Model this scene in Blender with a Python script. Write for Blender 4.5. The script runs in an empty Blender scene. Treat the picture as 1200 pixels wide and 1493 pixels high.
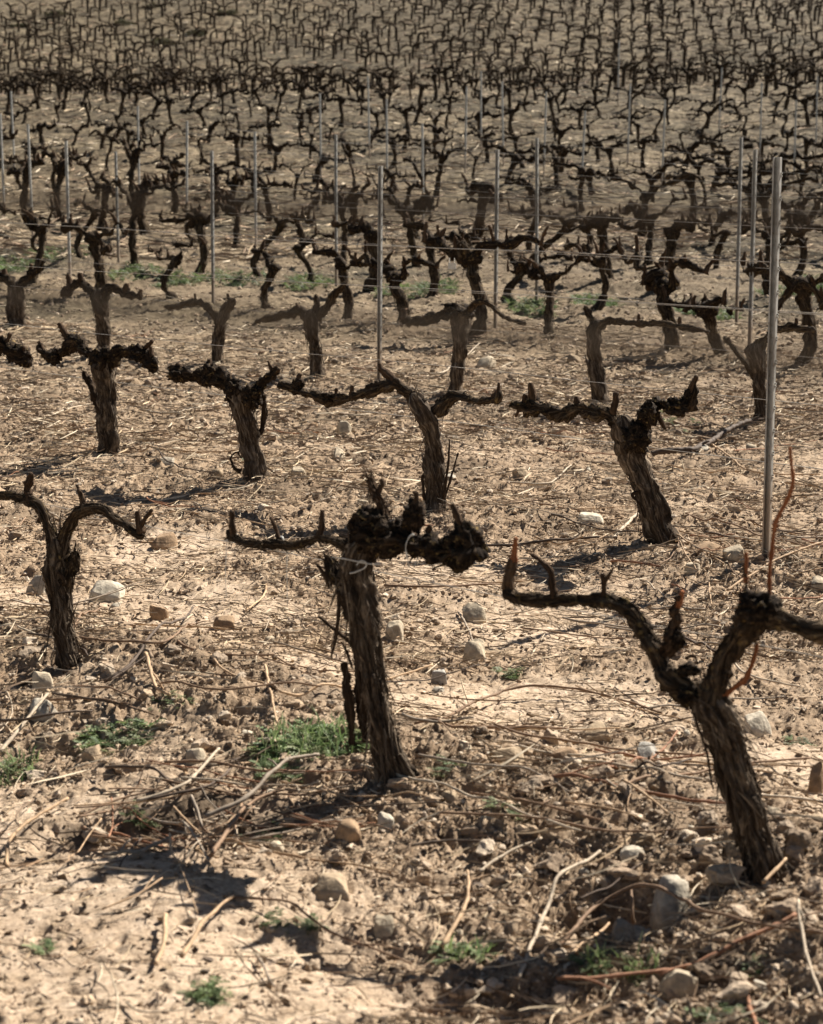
import bpy, bmesh, math, random
import numpy as np
from mathutils import Vector

random.seed(7)
RNG = np.random.default_rng(11)
SC = bpy.context.scene
COL = SC.collection
R = math.radians

# ----------------------------------------------------------------- noise
def _h(ix, iy, iz, seed):
    h = (ix.astype(np.int64) * 374761393 + iy.astype(np.int64) * 668265263 + iz.astype(np.int64) * 2147483647 + seed * 1274126177) & 0xFFFFFFFF
    h = ((h ^ (h >> 13)) * 1274126177) & 0xFFFFFFFF
    h = ((h ^ (h >> 16)) * 2246822519) & 0xFFFFFFFF
    return ((h ^ (h >> 15)) & 0xFFFFFF).astype(np.float32) / 8388607.5 - 1.0

def noise2(x, y, seed=0):
    ix, iy = np.floor(x), np.floor(y)
    fx, fy = (x - ix).astype(np.float32), (y - iy).astype(np.float32)
    ux, uy = fx*fx*fx*(fx*(fx*6-15)+10), fy*fy*fy*(fy*(fy*6-15)+10)
    z = np.zeros_like(ix)
    def g(dx, dy):
        a = _h(ix+dx, iy+dy, z, seed) * math.pi
        return np.cos(a)*(fx-dx) + np.sin(a)*(fy-dy)
    a, b, c, d = g(0, 0), g(1, 0), g(0, 1), g(1, 1)
    return 1.5*((a*(1-ux)+b*ux)*(1-uy) + (c*(1-ux)+d*ux)*uy)

def noise3(x, y, z, seed=0):
    ix, iy, iz = np.floor(x), np.floor(y), np.floor(z)
    fx, fy, fz = x-ix, y-iy, z-iz
    fx, fy, fz = [f*f*(3-2*f) for f in (fx, fy, fz)]
    r = 0
    for dx in (0, 1):
        wx = fx if dx else 1-fx
        for dy in (0, 1):
            wy = fy if dy else 1-fy
            for dz in (0, 1):
                wz = fz if dz else 1-fz
                r = r + wx*wy*wz*_h(ix+dx, iy+dy, iz+dz, seed)
    return r

def worley_bumps(x, y, cell, seed, presence):
    """rounded lumps, one per lattice cell at most; height in cells"""
    gx, gy = x/cell, y/cell
    ix, iy = np.floor(gx), np.floor(gy)
    out = np.zeros_like(gx, dtype=np.float32)
    z = np.zeros_like(ix)
    for dx in (-1, 0, 1):
        for dy in (-1, 0, 1):
            jx, jy = ix+dx, iy+dy
            px = jx + 0.5 + 0.45*_h(jx, jy, z, seed)
            py = jy + 0.5 + 0.45*_h(jx, jy, z, seed+1)
            s = _h(jx, jy, z, seed+2)
            a = _h(jx, jy, z, seed+3)*1.5
            rad = 0.42 + 0.22*s
            ex, ey = gx-px, gy-py
            e1 = (ex*np.cos(a)+ey*np.sin(a)); e2 = (-ex*np.sin(a)+ey*np.cos(a))*1.45
            q = np.clip(1-(e1*e1+e2*e2)/(rad*rad), 0, 1)
            on = (_h(jx, jy, z, seed+4)*0.5+0.5) < presence
            out = np.maximum(out, np.where(on, np.sqrt(q)*rad, 0))
    return out

def sstep(a, b, x):
    t = np.clip((x-a)/(b-a), 0, 1)
    return t*t*(3-2*t)

# ----------------------------------------------------------------- camera model
F = 1493*70/36.0
HC = 1.65
TH = math.atan((746.5-255)/F)
def ray(px, py):
    u, v = (px-600)/F, (746.5-py)/F
    return np.array([u, math.cos(TH)+v*math.sin(TH), -math.sin(TH)+v*math.cos(TH)])

# ----------------------------------------------------------------- terrain
_D = np.array([-60, 0, 10, 16, 20, 24, 28, 36, 48, 56, 62, 70, 80, 90, 101, 112, 130, 160, 240, 420.])
_Z = np.array([-.6, 0, 0, .02, .13, .24, .42, 1.03, 2.50, 3.62, 4.28, 4.3, 5.15, 7.0, 9.2, 11.5, 15.2, 20, 28, 36.])
_fd = np.linspace(-60, 420, 1921)
_fz = np.interp(_fd, _D, _Z)
_k = np.hanning(17); _k /= _k.sum()
_fz = np.convolve(np.pad(_fz, 8, mode='edge'), _k, mode='valid')

ROW_N = [0.42, 3.85, 7.0, 11.0, 14.0]
while ROW_N[-1] < 100: ROW_N.append(ROW_N[-1]+(2.6 if ROW_N[-1] < 22 else 2.3))
ROW_N = np.array(ROW_N)
S2 = math.sqrt(.5)

def base_h(x, y):
    d = y + 0.05*x*sstep(40, 90, y)
    return np.interp(d, _fd, _fz) + 0.35*noise2(x/23, y/23, 5)*sstep(25, 60, y)

def G0(px, py):
    """where the line of sight through a picture point first meets the smooth ground"""
    d = ray(px, py)
    t = np.linspace(2, 200, 8000)
    p = d[None, :]*t[:, None]
    below = (HC + p[:, 2]) < base_h(p[:, 0], p[:, 1])
    i = int(np.argmax(below)) if below.any() else len(t)-1
    lo, hi = t[i-1], t[i]
    for _ in range(30):
        m = (lo+hi)/2
        q = d*m
        if HC+q[2] < float(base_h(np.array([q[0]]), np.array([q[1]]))[0]): hi = m
        else: lo = m
    q = d*hi
    return float(q[0]), float(q[1])

SMOOTH = []   # (x, y, rx, ry) trodden sandy patches
for (a, b, rx, ry) in [(780, 1040, .38, .42), (700, 1085, .2, .2), (900, 1130, .28, .2), (330, 900, .3, .45), (190, 930, .2, .3), (110, 1400, .42, .35), (300, 1440, .4, .22),
                       (60, 1300, .25, .25), (620, 830, .3, .35), (1150, 1120, .2, .2), (480, 985, .22, .3), (30, 880, .2, .4), (560, 1460, .3, .1), (240, 800, .3, .4)]:
    gx, gy = G0(a, b)
    SMOOTH.append((gx, gy, rx, ry))

HOLLOWS = [(*G0(a, b), rx, ry, dd) for (a, b, rx, ry, dd) in [(900, 1330, .17, .13, .12), (215, 1225, .3, .16, .09), (30, 1010, .2, .2, .03), (560, 1385, .3, .12, .04), (690, 1440, .3, .1, .05), (860, 1440, .3, .1, .04)]]
def row_dist(x, y):
    n = (x+y)*S2
    i = np.clip(np.searchsorted(ROW_N, n), 1, len(ROW_N)-1)
    return np.minimum(np.abs(n-ROW_N[i-1]), np.abs(n-ROW_N[i]))

def rough_mask(x, y):
    r = 0.70 + 0.75*noise2(x/.9, y/.9, 21) + 0.4*noise2(x/.28, y/.28, 22)
    r = r + 0.35*np.exp(-(row_dist(x, y)/.45)**2)
    for (cx, cy, rx, ry) in SMOOTH:
        q = ((x-cx)/rx)**2 + ((y-cy)/ry)**2
        r = r - .85*np.exp(-q*q)
    r = r + .3*sstep(7, 9, y)
    return np.clip(r, 0, 1)

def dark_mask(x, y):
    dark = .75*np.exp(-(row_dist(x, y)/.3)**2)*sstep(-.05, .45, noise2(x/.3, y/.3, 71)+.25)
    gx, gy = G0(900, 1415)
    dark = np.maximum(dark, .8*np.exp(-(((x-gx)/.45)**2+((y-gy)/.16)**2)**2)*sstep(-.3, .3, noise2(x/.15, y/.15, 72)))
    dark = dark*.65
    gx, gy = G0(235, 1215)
    dark = np.maximum(dark, .95*np.exp(-(((x-gx)/.36)**2+((y-gy)/.24)**2)**2)*sstep(-.45, .2, noise2(x/.12, y/.12, 75)))  # shadow over the brush pile, painted into the soil colour
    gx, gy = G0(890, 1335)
    dark = np.maximum(dark, .9*np.exp(-(((x-gx)/.2)**2+((y-gy)/.13)**2)**2)*sstep(-.45, .2, noise2(x/.12, y/.12, 76)))  # shade inside the hollow by the limestone, painted as darker soil
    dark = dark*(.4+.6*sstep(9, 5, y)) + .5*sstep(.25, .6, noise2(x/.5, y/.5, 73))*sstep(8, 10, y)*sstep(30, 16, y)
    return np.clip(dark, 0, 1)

def micro_h(x, y, detail=True):
    x = np.asarray(x, float); y = np.asarray(y, float)
    r = rough_mask(x, y)
    rd = row_dist(x, y)
    n = (x+y)*S2
    h = 0.045*np.exp(-(rd/.38)**2)
    h = h + 0.05*np.exp(-((n-3.9)/.4)**2)
    for (cx, cy, rx, ry, dd) in HOLLOWS: h = h - dd*np.exp(-(((x-cx)/rx)**2+((y-cy)/ry)**2)**1.5)
    h = h + 0.05*noise2(x/1.1, y/1.1, 31) + 0.022*noise2(x/.42, y/.42, 32)
    am = 0.25+0.75*r
    wx = x + .03*noise2(x/.09, y/.09, 61); wy = y + .03*noise2(x/.09, y/.09, 62)
    b = (1-np.abs(noise2(wx/.2, wy/.2, 33))*2)
    h = h + am*0.016*b
    h = h + .035*sstep(20, 34, y)*(noise2(x/.7, y/.7, 38)+.6*noise2(x/.33, y/.4, 39))
    if detail:
        h = h + am*0.4*np.clip(worley_bumps(wx, wy, .11, 41, .3), 0, 1)*.11*(r**1.2)
        h = h + am*.42*worley_bumps(wx, wy, .046, 51, .6)*.046 + am*.45*worley_bumps(wx, wy, .021, 57, .75)*.021*(.35+.65*r)
        h = h + am*0.012*noise2(x/.055, y/.055, 34) + am*.009*noise2(x/.024, y/.024, 35)
        h = h + (.3+.7*r)*.0042*noise2(x/.011, y/.011, 36)
        pit = sstep(.32, .6, noise2(x/.06+7, y/.035, 37))
        h = h - .011*pit*(1-.4*r)
    return h

def H(x, y, detail=True):
    x = np.atleast_1d(np.asarray(x, float)); y = np.atleast_1d(np.asarray(y, float))
    return base_h(x, y) + micro_h(x, y, detail)

def G(px, py):
    x, y = G0(px, py)
    d = ray(px, py)
    for _ in range(14):
        z = float(H(x, y, False)[0]); t = (z-HC)/d[2] if y < 22 else y/d[1]
        x, y = .4*x+.6*d[0]*t, .4*y+.6*d[1]*t
    return np.array([x, y, float(H(x, y)[0])])

# ----------------------------------------------------------------- materials
def new_mat(name):
    m = bpy.data.materials.new(name); m.use_nodes = True
    nt = m.node_tree; b = nt.nodes['Principled BSDF']
    b.inputs['Specular IOR Level'].default_value = .25
    return m, nt, b
def N(nt, t, **kw):
    n = nt.nodes.new(t)
    for k, v in kw.items():
        if k in n.inputs: n.inputs[k].default_value = v
        else: setattr(n, k, v)
    return n
def ramp(nt, fac, stops):
    r = nt.nodes.new('ShaderNodeValToRGB')
    e = r.color_ramp.elements
    while len(e) < len(stops): e.new(.5)
    for i, (p, c) in enumerate(stops):
        e[i].position = p
        e[i].color = (*c, 1) if len(c) == 3 else c
    nt.links.new(fac, r.inputs[0]); return r
def mixc(nt, fac, a, b, mode='MIX'):
    m = nt.nodes.new('ShaderNodeMix'); m.data_type = 'RGBA'; m.blend_type = mode
    for i, v in ((0, fac), (6, a), (7, b)):
        if hasattr(v, 'is_linked'): nt.links.new(v, m.inputs[i])
        elif i == 0: m.inputs[0].default_value = v
        else: m.inputs[i].default_value = (*v, 1)
    return m.outputs[2]
def attr(nt, name):
    n = nt.nodes.new('ShaderNodeAttribute'); n.attribute_name = name; return n
def bump(nt, b, height, strength, dist):
    n = N(nt, 'ShaderNodeBump'); n.inputs['Strength'].default_value = strength; n.inputs['Distance'].default_value = dist
    nt.links.new(height, n.inputs['Height']); nt.links.new(n.outputs[0], b.inputs['Normal'])

def soil_mat():
    m, nt, b = new_mat('soil'); L = nt.links
    tc = N(nt, 'ShaderNodeTexCoord')
    a = attr(nt, 'ground')          # x: roughness mask, y: dark organic soil and painted shade, z: dry-grass share
    sx = N(nt, 'ShaderNodeSeparateXYZ'); L.new(a.outputs['Vector'], sx.inputs[0])
    def nz(scale, det=4, rough=.6):
        n = N(nt, 'ShaderNodeTexNoise', Scale=scale, Detail=det, Roughness=rough); L.new(tc.outputs['Object'], n.inputs['Vector']); return n.outputs['Fac']
    fine = nz(95, 5, .7); mid = nz(14, 5, .62); big = nz(1.1, 4)
    sand = ramp(nt, mid, [(.3, (.375, .283, .194)), (.5, (.475, .37, .268)), (.72, (.575, .46, .35))])
    clod = ramp(nt, mid, [(.28, (.195, .138, .09)), (.5, (.295, .216, .145)), (.7, (.415, .318, .222))])
    c = mixc(nt, sx.outputs[0], sand.outputs[0], clod.outputs[0])
    fl = ramp(nt, fine, [(.32, (.34, .31, .28)), (.45, (.92, .90, .88)), (.60, (1.05, 1.05, 1.05)), (.72, (1.32, 1.3, 1.25))])
    c = mixc(nt, 1.0, c, fl.outputs[0], 'MULTIPLY')
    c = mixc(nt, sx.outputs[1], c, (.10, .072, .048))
    dg = ramp(nt, nz(3.2, 8, .75), [(.38, (.040, .031, .019)), (.5, (.090, .072, .046)), (.62, (.195, .158, .105))])
    c = mixc(nt, sx.outputs[2], c, dg.outputs[0])
    fr_ = N(nt, 'ShaderNodeTexNoise', Scale=.16, Detail=5, Roughness=.6); L.new(tc.outputs['Object'], fr_.inputs['Vector'])
    gf = ramp(nt, fr_.outputs['Fac'], [(.4, (.72, .72, .70)), (.6, (1.12, 1.1, 1.06))])
    c = mixc(nt, sx.outputs[2], c, mixc(nt, 1.0, c, gf.outputs[0], 'MULTIPLY'))
    bg = ramp(nt, big, [(.3, (.82, .80, .78)), (.7, (1.1, 1.1, 1.1))])
    c = mixc(nt, 1.0, c, bg.outputs[0], 'MULTIPLY')
    L.new(c, b.inputs['Base Color']); b.inputs['Roughness'].default_value = .95
    b.inputs['Specular IOR Level'].default_value = .1
    ad = N(nt, 'ShaderNodeMath', operation='ADD'); L.new(nz(170, 6, .75), ad.inputs[0]); L.new(nz(45, 4, .6), ad.inputs[1])
    bump(nt, b, ad.outputs[0], .85, .006)
    return m

def col_mat(name, rough=.9, nscale=60, lo=.65, hi=1.25, bstr=.5, bdist=.003, trans=False):
    m, nt, b = new_mat(name); L = nt.links
    tc = N(nt, 'ShaderNodeTexCoord'); a = attr(nt, 'col')
    n = N(nt, 'ShaderNodeTexNoise', Scale=nscale, Detail=5, Roughness=.65); L.new(tc.outputs['Object'], n.inputs['Vector'])
    r = ramp(nt, n.outputs['Fac'], [(.3, (lo,)*3), (.7, (hi,)*3)])
    c = mixc(nt, 1.0, a.outputs['Color'], r.outputs[0], 'MULTIPLY')
    L.new(c, b.inputs['Base Color']); b.inputs['Roughness'].default_value = rough
    if bstr: bump(nt, b, n.outputs['Fac'], bstr, bdist)
    if trans:
        b.inputs['Specular IOR Level'].default_value = .3
        tr = N(nt, 'ShaderNodeBsdfTranslucent'); L.new(c, tr.inputs['Color'])
        ms = N(nt, 'ShaderNodeMixShader'); ms.inputs[0].default_value = .35
        L.new(b.outputs[0], ms.inputs[1]); L.new(tr.outputs[0], ms.inputs[2])
        L.new(ms.outputs[0], nt.nodes['Material Output'].inputs[0])
    return m

def bark_mat(name, dark, mid, light, lichen=.0):
    m, nt, b = new_mat(name); L = nt.links
    a = attr(nt, 'bk')
    def nz(scale, det, rough):
        n = N(nt, 'ShaderNodeTexNoise', Scale=scale, Detail=det, Roughness=rough); L.new(a.outputs['Vector'], n.inputs['Vector']); return n.outputs['Fac']
    n1 = nz(85, 6, .68); n2 = nz(22, 3, .5)
    c = ramp(nt, n1, [(.32, dark), (.5, mid), (.66, light)])
    r2 = ramp(nt, n2, [(.3, (.6, .57, .55)), (.7, (1.2, 1.17, 1.12))])
    cc = mixc(nt, 1.0, c.outputs[0], r2.outputs[0], 'MULTIPLY')
    if lichen:
        tc = N(nt, 'ShaderNodeTexCoord')
        n3 = N(nt, 'ShaderNodeTexNoise', Scale=48, Detail=4, Roughness=.6); L.new(tc.outputs['Object'], n3.inputs['Vector'])
        f = ramp(nt, n3.outputs['Fac'], [(.60, (0, 0, 0)), (.68, (lichen,)*3)])
        cc = mixc(nt, f.outputs[0], cc, (.26, .18, .075))
    L.new(cc, b.inputs['Base Color']); b.inputs['Roughness'].default_value = .85
    b.inputs['Specular IOR Level'].default_value = .08; b.inputs['Roughness'].default_value = .95
    bump(nt, b, n1, .9, .004)
    return m

M = {}
M['soil'] = soil_mat()
M['bark'] = bark_mat('vine_bark', (.012, .0088, .006), (.068, .051, .037), (.26, .21, .157))
M['arm'] = bark_mat('old_arm_bark', (.010, .007, .005), (.038, .027, .018), (.14, .105, .07), .5)
M['head'] = bark_mat('gnarled_head_bark', (.006, .0045, .0035), (.021, .0148, .0105), (.075, .054, .036), .6)
M['spur'] = bark_mat('spur_bark', (.022, .014, .009), (.06, .038, .024), (.125, .085, .055))
M['cut'] = bark_mat('red_cane_bark', (.13, .045, .02), (.28, .105, .045), (.40, .19, .10))
M['strip'] = bark_mat('peeling_bark', (.012, .008, .006), (.04, .027, .018), (.10, .07, .045))
M['stone'] = col_mat('limestone', .95, 30, .5, 1.2, .9, .009)
M['clod'] = col_mat('soil_clods', .96, 90, .6, 1.25, .9, .004)
M['litter'] = col_mat('dry_litter', .8, 40, .75, 1.2, 0)
M['cane'] = col_mat('cut_cane', .8, 55, .6, 1.3, .4, .002)
M['leaf'] = col_mat('green_weed', .6, 30, .7, 1.25, 0, 0, True)
m, nt, b = new_mat('galvanised_steel')
tc = N(nt, 'ShaderNodeTexCoord'); n = N(nt, 'ShaderNodeTexNoise', Scale=24, Detail=6, Roughness=.7); nt.links.new(tc.outputs['Object'], n.inputs['Vector'])
r = ramp(nt, n.outputs['Fac'], [(.3, (.24, .235, .21)), (.55, (.37, .36, .33)), (.75, (.47, .46, .42))]); nt.links.new(r.outputs[0], b.inputs['Base Color'])
sz = N(nt, 'ShaderNodeSeparateXYZ'); nt.links.new(tc.outputs['Object'], sz.inputs[0])
ad = N(nt, 'ShaderNodeMath', operation='MULTIPLY_ADD'); nt.links.new(n.outputs['Fac'], ad.inputs[0]); ad.inputs[1].default_value = -.5; nt.links.new(sz.outputs[2], ad.inputs[2])
rd_ = ramp(nt, ad.outputs[0], [(0, (.75,)*3), (.12, (.1,)*3), (.4, (0, 0, 0))])
n2 = N(nt, 'ShaderNodeTexNoise', Scale=60, Detail=5); nt.links.new(tc.outputs['Object'], n2.inputs['Vector']); r2 = ramp(nt, n2.outputs['Fac'], [(.58, (0, 0, 0)), (.68, (.55,)*3)])
c_ = mixc(nt, r2.outputs[0], r.outputs[0], (.16, .115, .075)); c_ = mixc(nt, rd_.outputs[0], c_, (.30, .22, .15)); nt.links.new(c_, b.inputs['Base Color'])
b.inputs['Metallic'].default_value = .15; b.inputs['Roughness'].default_value = .5; bump(nt, b, n.outputs['Fac'], .25, .002); M['steel'] = m
m, nt, b = new_mat('wire_steel'); tc = N(nt, 'ShaderNodeTexCoord'); n = N(nt, 'ShaderNodeTexNoise', Scale=9, Detail=3); nt.links.new(tc.outputs['Object'], n.inputs['Vector'])
r = ramp(nt, n.outputs['Fac'], [(.35, (.36, .32, .27)), (.65, (.58, .54, .47))]); nt.links.new(r.outputs[0], b.inputs['Base Color'])
b.inputs['Metallic'].default_value = .15; b.inputs['Roughness'].default_value = .5; M['wire'] = m
M['rusty_wire'] = bark_mat('rusty_wire', (.10, .078, .056), (.17, .135, .10), (.25, .205, .155))
m, nt, b = new_mat('tie_cord'); tc = N(nt, 'ShaderNodeTexCoord'); n = N(nt, 'ShaderNodeTexNoise', Scale=90); nt.links.new(tc.outputs['Object'], n.inputs['Vector'])
r = ramp(nt, n.outputs['Fac'], [(.3, (.42, .40, .35)), (.7, (.62, .60, .54))]); nt.links.new(r.outputs[0], b.inputs['Base Color']); b.inputs['Roughness'].default_value = .6; M['tie'] = m

# ----------------------------------------------------------------- mesh collecting
class MB:
    def __init__(s): s.v, s.q, s.t, s.bk, s.col, s.n = [], [], [], [], [], 0
    def add(s, v, q=None, t=None, bk=None, col=None):
        v = np.asarray(v, np.float32)
        if q is not None and len(q): s.q.append(np.asarray(q, np.int32)+s.n)
        if t is not None and len(t): s.t.append(np.asarray(t, np.int32)+s.n)
        s.v.append(v)
        s.bk.append(np.asarray(bk, np.float32) if bk is not None else v.copy())
        if col is None: col = (.3, .3, .3)
        col = np.asarray(col, np.float32)
        if col.ndim == 1: col = np.tile(col, (len(v), 1))
        s.col.append(col); s.n += len(v)
    def mesh(s, name, smooth=True, bk=True, colr=True):
        V = np.concatenate(s.v)
        q = np.concatenate(s.q) if s.q else np.zeros((0, 4), np.int32)
        t = np.concatenate(s.t) if s.t else np.zeros((0, 3), np.int32)
        me = bpy.data.meshes.new(name)
        me.vertices.add(len(V)); me.vertices.foreach_set('co', V.ravel())
        nl = q.size + t.size
        me.loops.add(nl); me.polygons.add(len(q)+len(t))
        me.loops.foreach_set('vertex_index', np.concatenate([q.ravel(), t.ravel()]))
        ls = np.concatenate([np.arange(len(q))*4, q.size+np.arange(len(t))*3]).astype(np.int32)
        me.polygons.foreach_set('loop_start', ls)
        me.polygons.foreach_set('use_smooth', np.full(len(ls), smooth))
        if bk:
            a = me.attributes.new('bk', 'FLOAT_VECTOR', 'POINT'); a.data.foreach_set('vector', np.concatenate(s.bk).ravel())
        if colr:
            c = np.concatenate(s.col); c = np.concatenate([c, np.ones((len(c), 1), np.float32)], 1)
            a = me.attributes.new('col', 'FLOAT_COLOR', 'POINT'); a.data.foreach_set('color', c.ravel())
        me.update(calc_edges=True)
        return me
    def build(s, name, mat, parent=None, smooth=True, loc=None):
        bk = mat in (M['rusty_wire'], M['bark'], M['arm'], M['head'], M['spur'], M['cut'], M['strip'])
        me = s.mesh(name, smooth, bk, not bk); me.materials.append(mat)
        o = bpy.data.objects.new(name, me); COL.objects.link(o)
        if parent is not None: o.parent = parent
        if loc is not None: o.location = loc
        return o

def tag(o, label=None, cat=None, group=None, kind=None):
    for k, v in (('label', label), ('category', cat), ('group', group), ('kind', kind)):
        if v: o[k] = v
    return o
def empty(name, loc, rz=0):
    e = bpy.data.objects.new(name, None); COL.objects.link(e)
    e.location = tuple(float(c) for c in loc); e.rotation_euler = (0, 0, rz); e.empty_display_size = .1
    return e

def resample(P, W, step):
    """Catmull-Rom through P (n,3) with radii W, at about STEP spacing"""
    P = np.asarray(P, float); W = np.asarray(W, float)
    A = np.concatenate([P, W[:, None]], 1)
    A = np.concatenate([2*A[:1]-A[1:2], A, 2*A[-1:]-A[-2:-1]])
    out = []
    for i in range(1, len(A)-2):
        L = np.linalg.norm(A[i+1, :3]-A[i, :3]); k = max(1, int(round(L/step)))
        t = (np.arange(k)/k)[:, None]
        p0, p1, p2, p3 = A[i-1:i+3]
        out.append(.5*((2*p1)+(-p0+p2)*t+(2*p0-5*p1+4*p2-p3)*t*t+(-p0+3*p1-3*p2+p3)*t**3))
    out.append(A[-2:-1])
    o = np.concatenate(out)
    return o[:, :3], np.maximum(o[:, 3], .0008)

_seed = [100]
def tube(mb, P, W, segs=12, step=.02, ridge=0., wart=0., wsize=.02, twist=0., flat=1., cap=(True, True), col=None, round_end=False, kf=2.0, jit=0., flakes=0, fl=(.03, .10), fw=(.0012, .0032), lift=.012):
    _seed[0] += 1; sd = _seed[0]
    c, r = resample(P, W, step)
    n = len(c)
    if n < 2: return
    if jit:
        s0 = np.linspace(0, n*step, n)
        c = c + jit*np.stack([noise2(s0*14, s0*0+i*7.3+sd, 3) for i in range(3)], 1)*np.minimum(1, np.minimum(np.arange(n), np.arange(n)[::-1])/3)[:, None]
    T = np.gradient(c, axis=0); T /= np.linalg.norm(T, axis=1)[:, None]+1e-9
    ref = np.array([0, 1., 0]) if abs(T[0, 1]) < .8 else np.array([1., 0, 0])
    u = ref - T[0]*ref.dot(T[0]); u /= np.linalg.norm(u)
    U = np.empty_like(T)
    for i in range(n):
        u = u - T[i]*u.dot(T[i]); u = u/(np.linalg.norm(u)+1e-9); U[i] = u
    B = np.cross(T, U)
    s = np.concatenate([[0], np.cumsum(np.linalg.norm(np.diff(c, axis=0), axis=1))])
    th = np.linspace(0, 2*math.pi, segs, endpoint=False)
    TT, SS = np.meshgrid(th, s)
    rr = np.repeat(r[:, None], segs, 1)
    if round_end:
        e = np.minimum(1, (s[-1]-s)/np.maximum(r, 1e-4)); rr = rr*np.sqrt(np.clip(1-(1-e)**2, .02, 1))[:, None]
    tw = TT + twist*SS
    cx, cy = np.cos(tw), np.sin(tw)
    d = np.zeros_like(rr)
    if ridge:
        a1 = 2.2*np.abs(noise3(cx*kf+50, cy*kf+50, SS*3.6, sd))-.55
        a2 = .55-2.2*np.abs(noise3(cx*kf*2.2+9, cy*kf*2.2+9, SS*6.5, sd+1))
        a3 = noise3(cx*1.1+3, cy*1.1+3, SS*7, sd+2)
        d = d + ridge*rr*(.34*a1+.22*a2+.26*a3-.06)
        if segs > 30: d = d + ridge*rr*.13*(.5-2*np.abs(noise3(cx*kf*4.5, cy*kf*4.5, SS*11, sd+4)))
    px = c[:, None, :] + (U[:, None, :]*np.cos(TT)[..., None]*flat + B[:, None, :]*np.sin(TT)[..., None])*rr[..., None]
    if wart:
        q = px/wsize
        w = 1.1*noise3(q[..., 0]*.6+sd, q[..., 1]*.6, q[..., 2]*.6, sd+3)+.75*(.5-2*np.abs(noise3(q[..., 0]*1.5, q[..., 1]*1.5, q[..., 2]*1.5+sd, sd+5)))
        d = d + wart*1.35*w*np.minimum(rr, .03)
    nrm = (U[:, None, :]*np.cos(TT)[..., None] + B[:, None, :]*np.sin(TT)[..., None])
    V = px + nrm*d[..., None]
    i = np.arange(n-1)[:, None]*segs; j = np.arange(segs)[None, :]; j2 = (j+1) % segs
    Q = np.stack([i+j, i+j2, i+segs+j2, i+segs+j], -1).reshape(-1, 4)
    bk = np.stack([cx*.04, cy*.04, SS*.16+sd*.37], -1).reshape(-1, 3)
    if flakes:
        fr = np.random.default_rng(sd); k = flakes
        ii = fr.integers(1, n-1, k); jj_ = fr.integers(0, segs, k)
        p0 = V[ii, jj_]; nn = nrm[ii, jj_]; tt = T[ii]*np.where(fr.uniform(0, 1, k) < .7, -1, 1)[:, None]; ci = np.cross(tt, nn)
        dr = tt+ci*fr.normal(0, .28, k)[:, None]; dr /= np.linalg.norm(dr, axis=1)[:, None]
        L = fr.uniform(*fl, k)[:, None]; wd = fr.uniform(*fw, k)[:, None]; lf = np.abs(fr.normal(0, lift, k))[:, None]+.002; sag = np.array([0, 0, -1.])*L*fr.uniform(0, .35, k)[:, None]
        sd_ = np.cross(dr, nn)
        rows = []
        for t_, lf_, w_, sg_ in ((0, -.001, .7, 0), (.35, .0025, 1., 0), (.7, .45, .8, .25), (1, 1.0, .3, 1)):
            cc_ = p0+dr*L*t_+nn*(lf*lf_ if t_ > .5 else lf_)+sag*sg_
            rows += [cc_-sd_*wd*w_, cc_+nn*wd*.35, cc_+sd_*wd*w_]
        FV_ = np.stack(rows, 1).reshape(-1, 3); b_ = (np.arange(k)*12)[:, None]
        q_ = np.array([[r3+c3, r3+c3+1, r3+c3+4, r3+c3+3] for r3 in (0, 3, 6) for c3 in (0, 1)])
        bk_ = bk.reshape(n, segs, 3)[ii, jj_]+fr.normal(0, .004, (k, 3)); bk_ = np.repeat(bk_, 12, 0)+np.tile(np.repeat(np.linspace(0, .012, 4), 3), k)[:, None]*np.array([0, 0, 1.])+np.tile(np.tile([-.003, 0, .003], 4), k)[:, None]*np.array([1., 1, 0])
        mb.add(FV_, (b_[:, :, None]+q_[None]).reshape(-1, 4), None, bk_, col)
    V = V.reshape(-1, 3); tris = []
    ex = []
    if cap[0]: ex.append((c[0]-T[0]*r[0]*.1, 0))
    if cap[1]: ex.append((c[-1]+T[-1]*r[-1]*(.1 if not round_end else .02), (n-1)*segs))
    for kx, (pt, off) in enumerate(ex):
        vi = len(V); V = np.concatenate([V, pt[None]]); bk = np.concatenate([bk, bk[off:off+1]])
        jj = np.arange(segs); a = off+jj; b2 = off+(jj+1) % segs
        tris.append(np.stack([b2, a, np.full(segs, vi)], 1) if off == 0 else np.stack([a, b2, np.full(segs, vi)], 1))
    mb.add(V, Q, np.concatenate(tris) if tris else None, bk, col)

_ico = {}
def ico(sub):
    if sub not in _ico:
        bm = bmesh.new(); bmesh.ops.create_icosphere(bm, subdivisions=sub, radius=1)
        v = np.array([x.co[:] for x in bm.verts]); f = np.array([[x.index for x in p.verts] for p in bm.faces]); bm.free()
        _ico[sub] = (v, f)
    return _ico[sub]
def rock_verts(rng, sub, planes=9, rough=.08, cut=.62):
    v, f = ico(sub); v = v.copy()
    for _ in range(planes):
        nn = rng.normal(size=3); nn /= np.linalg.norm(nn); dd = rng.uniform(cut, min(.95, cut+.45))
        s = v@nn; v = v - np.where(s > dd, (s-dd)*.93, 0)[:, None]*nn
    o = rng.uniform(0, 50); sd = int(rng.integers(1, 9999))
    d = noise3(v[:, 0]*1.6+o, v[:, 1]*1.6, v[:, 2]*1.6, sd)+.5*noise3(v[:, 0]*4+o, v[:, 1]*4, v[:, 2]*4, sd)+.25*noise3(v[:, 0]*9+o, v[:, 1]*9, v[:, 2]*9, sd)
    v = v*(1+rough*d)[:, None]
    return v, f
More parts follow.
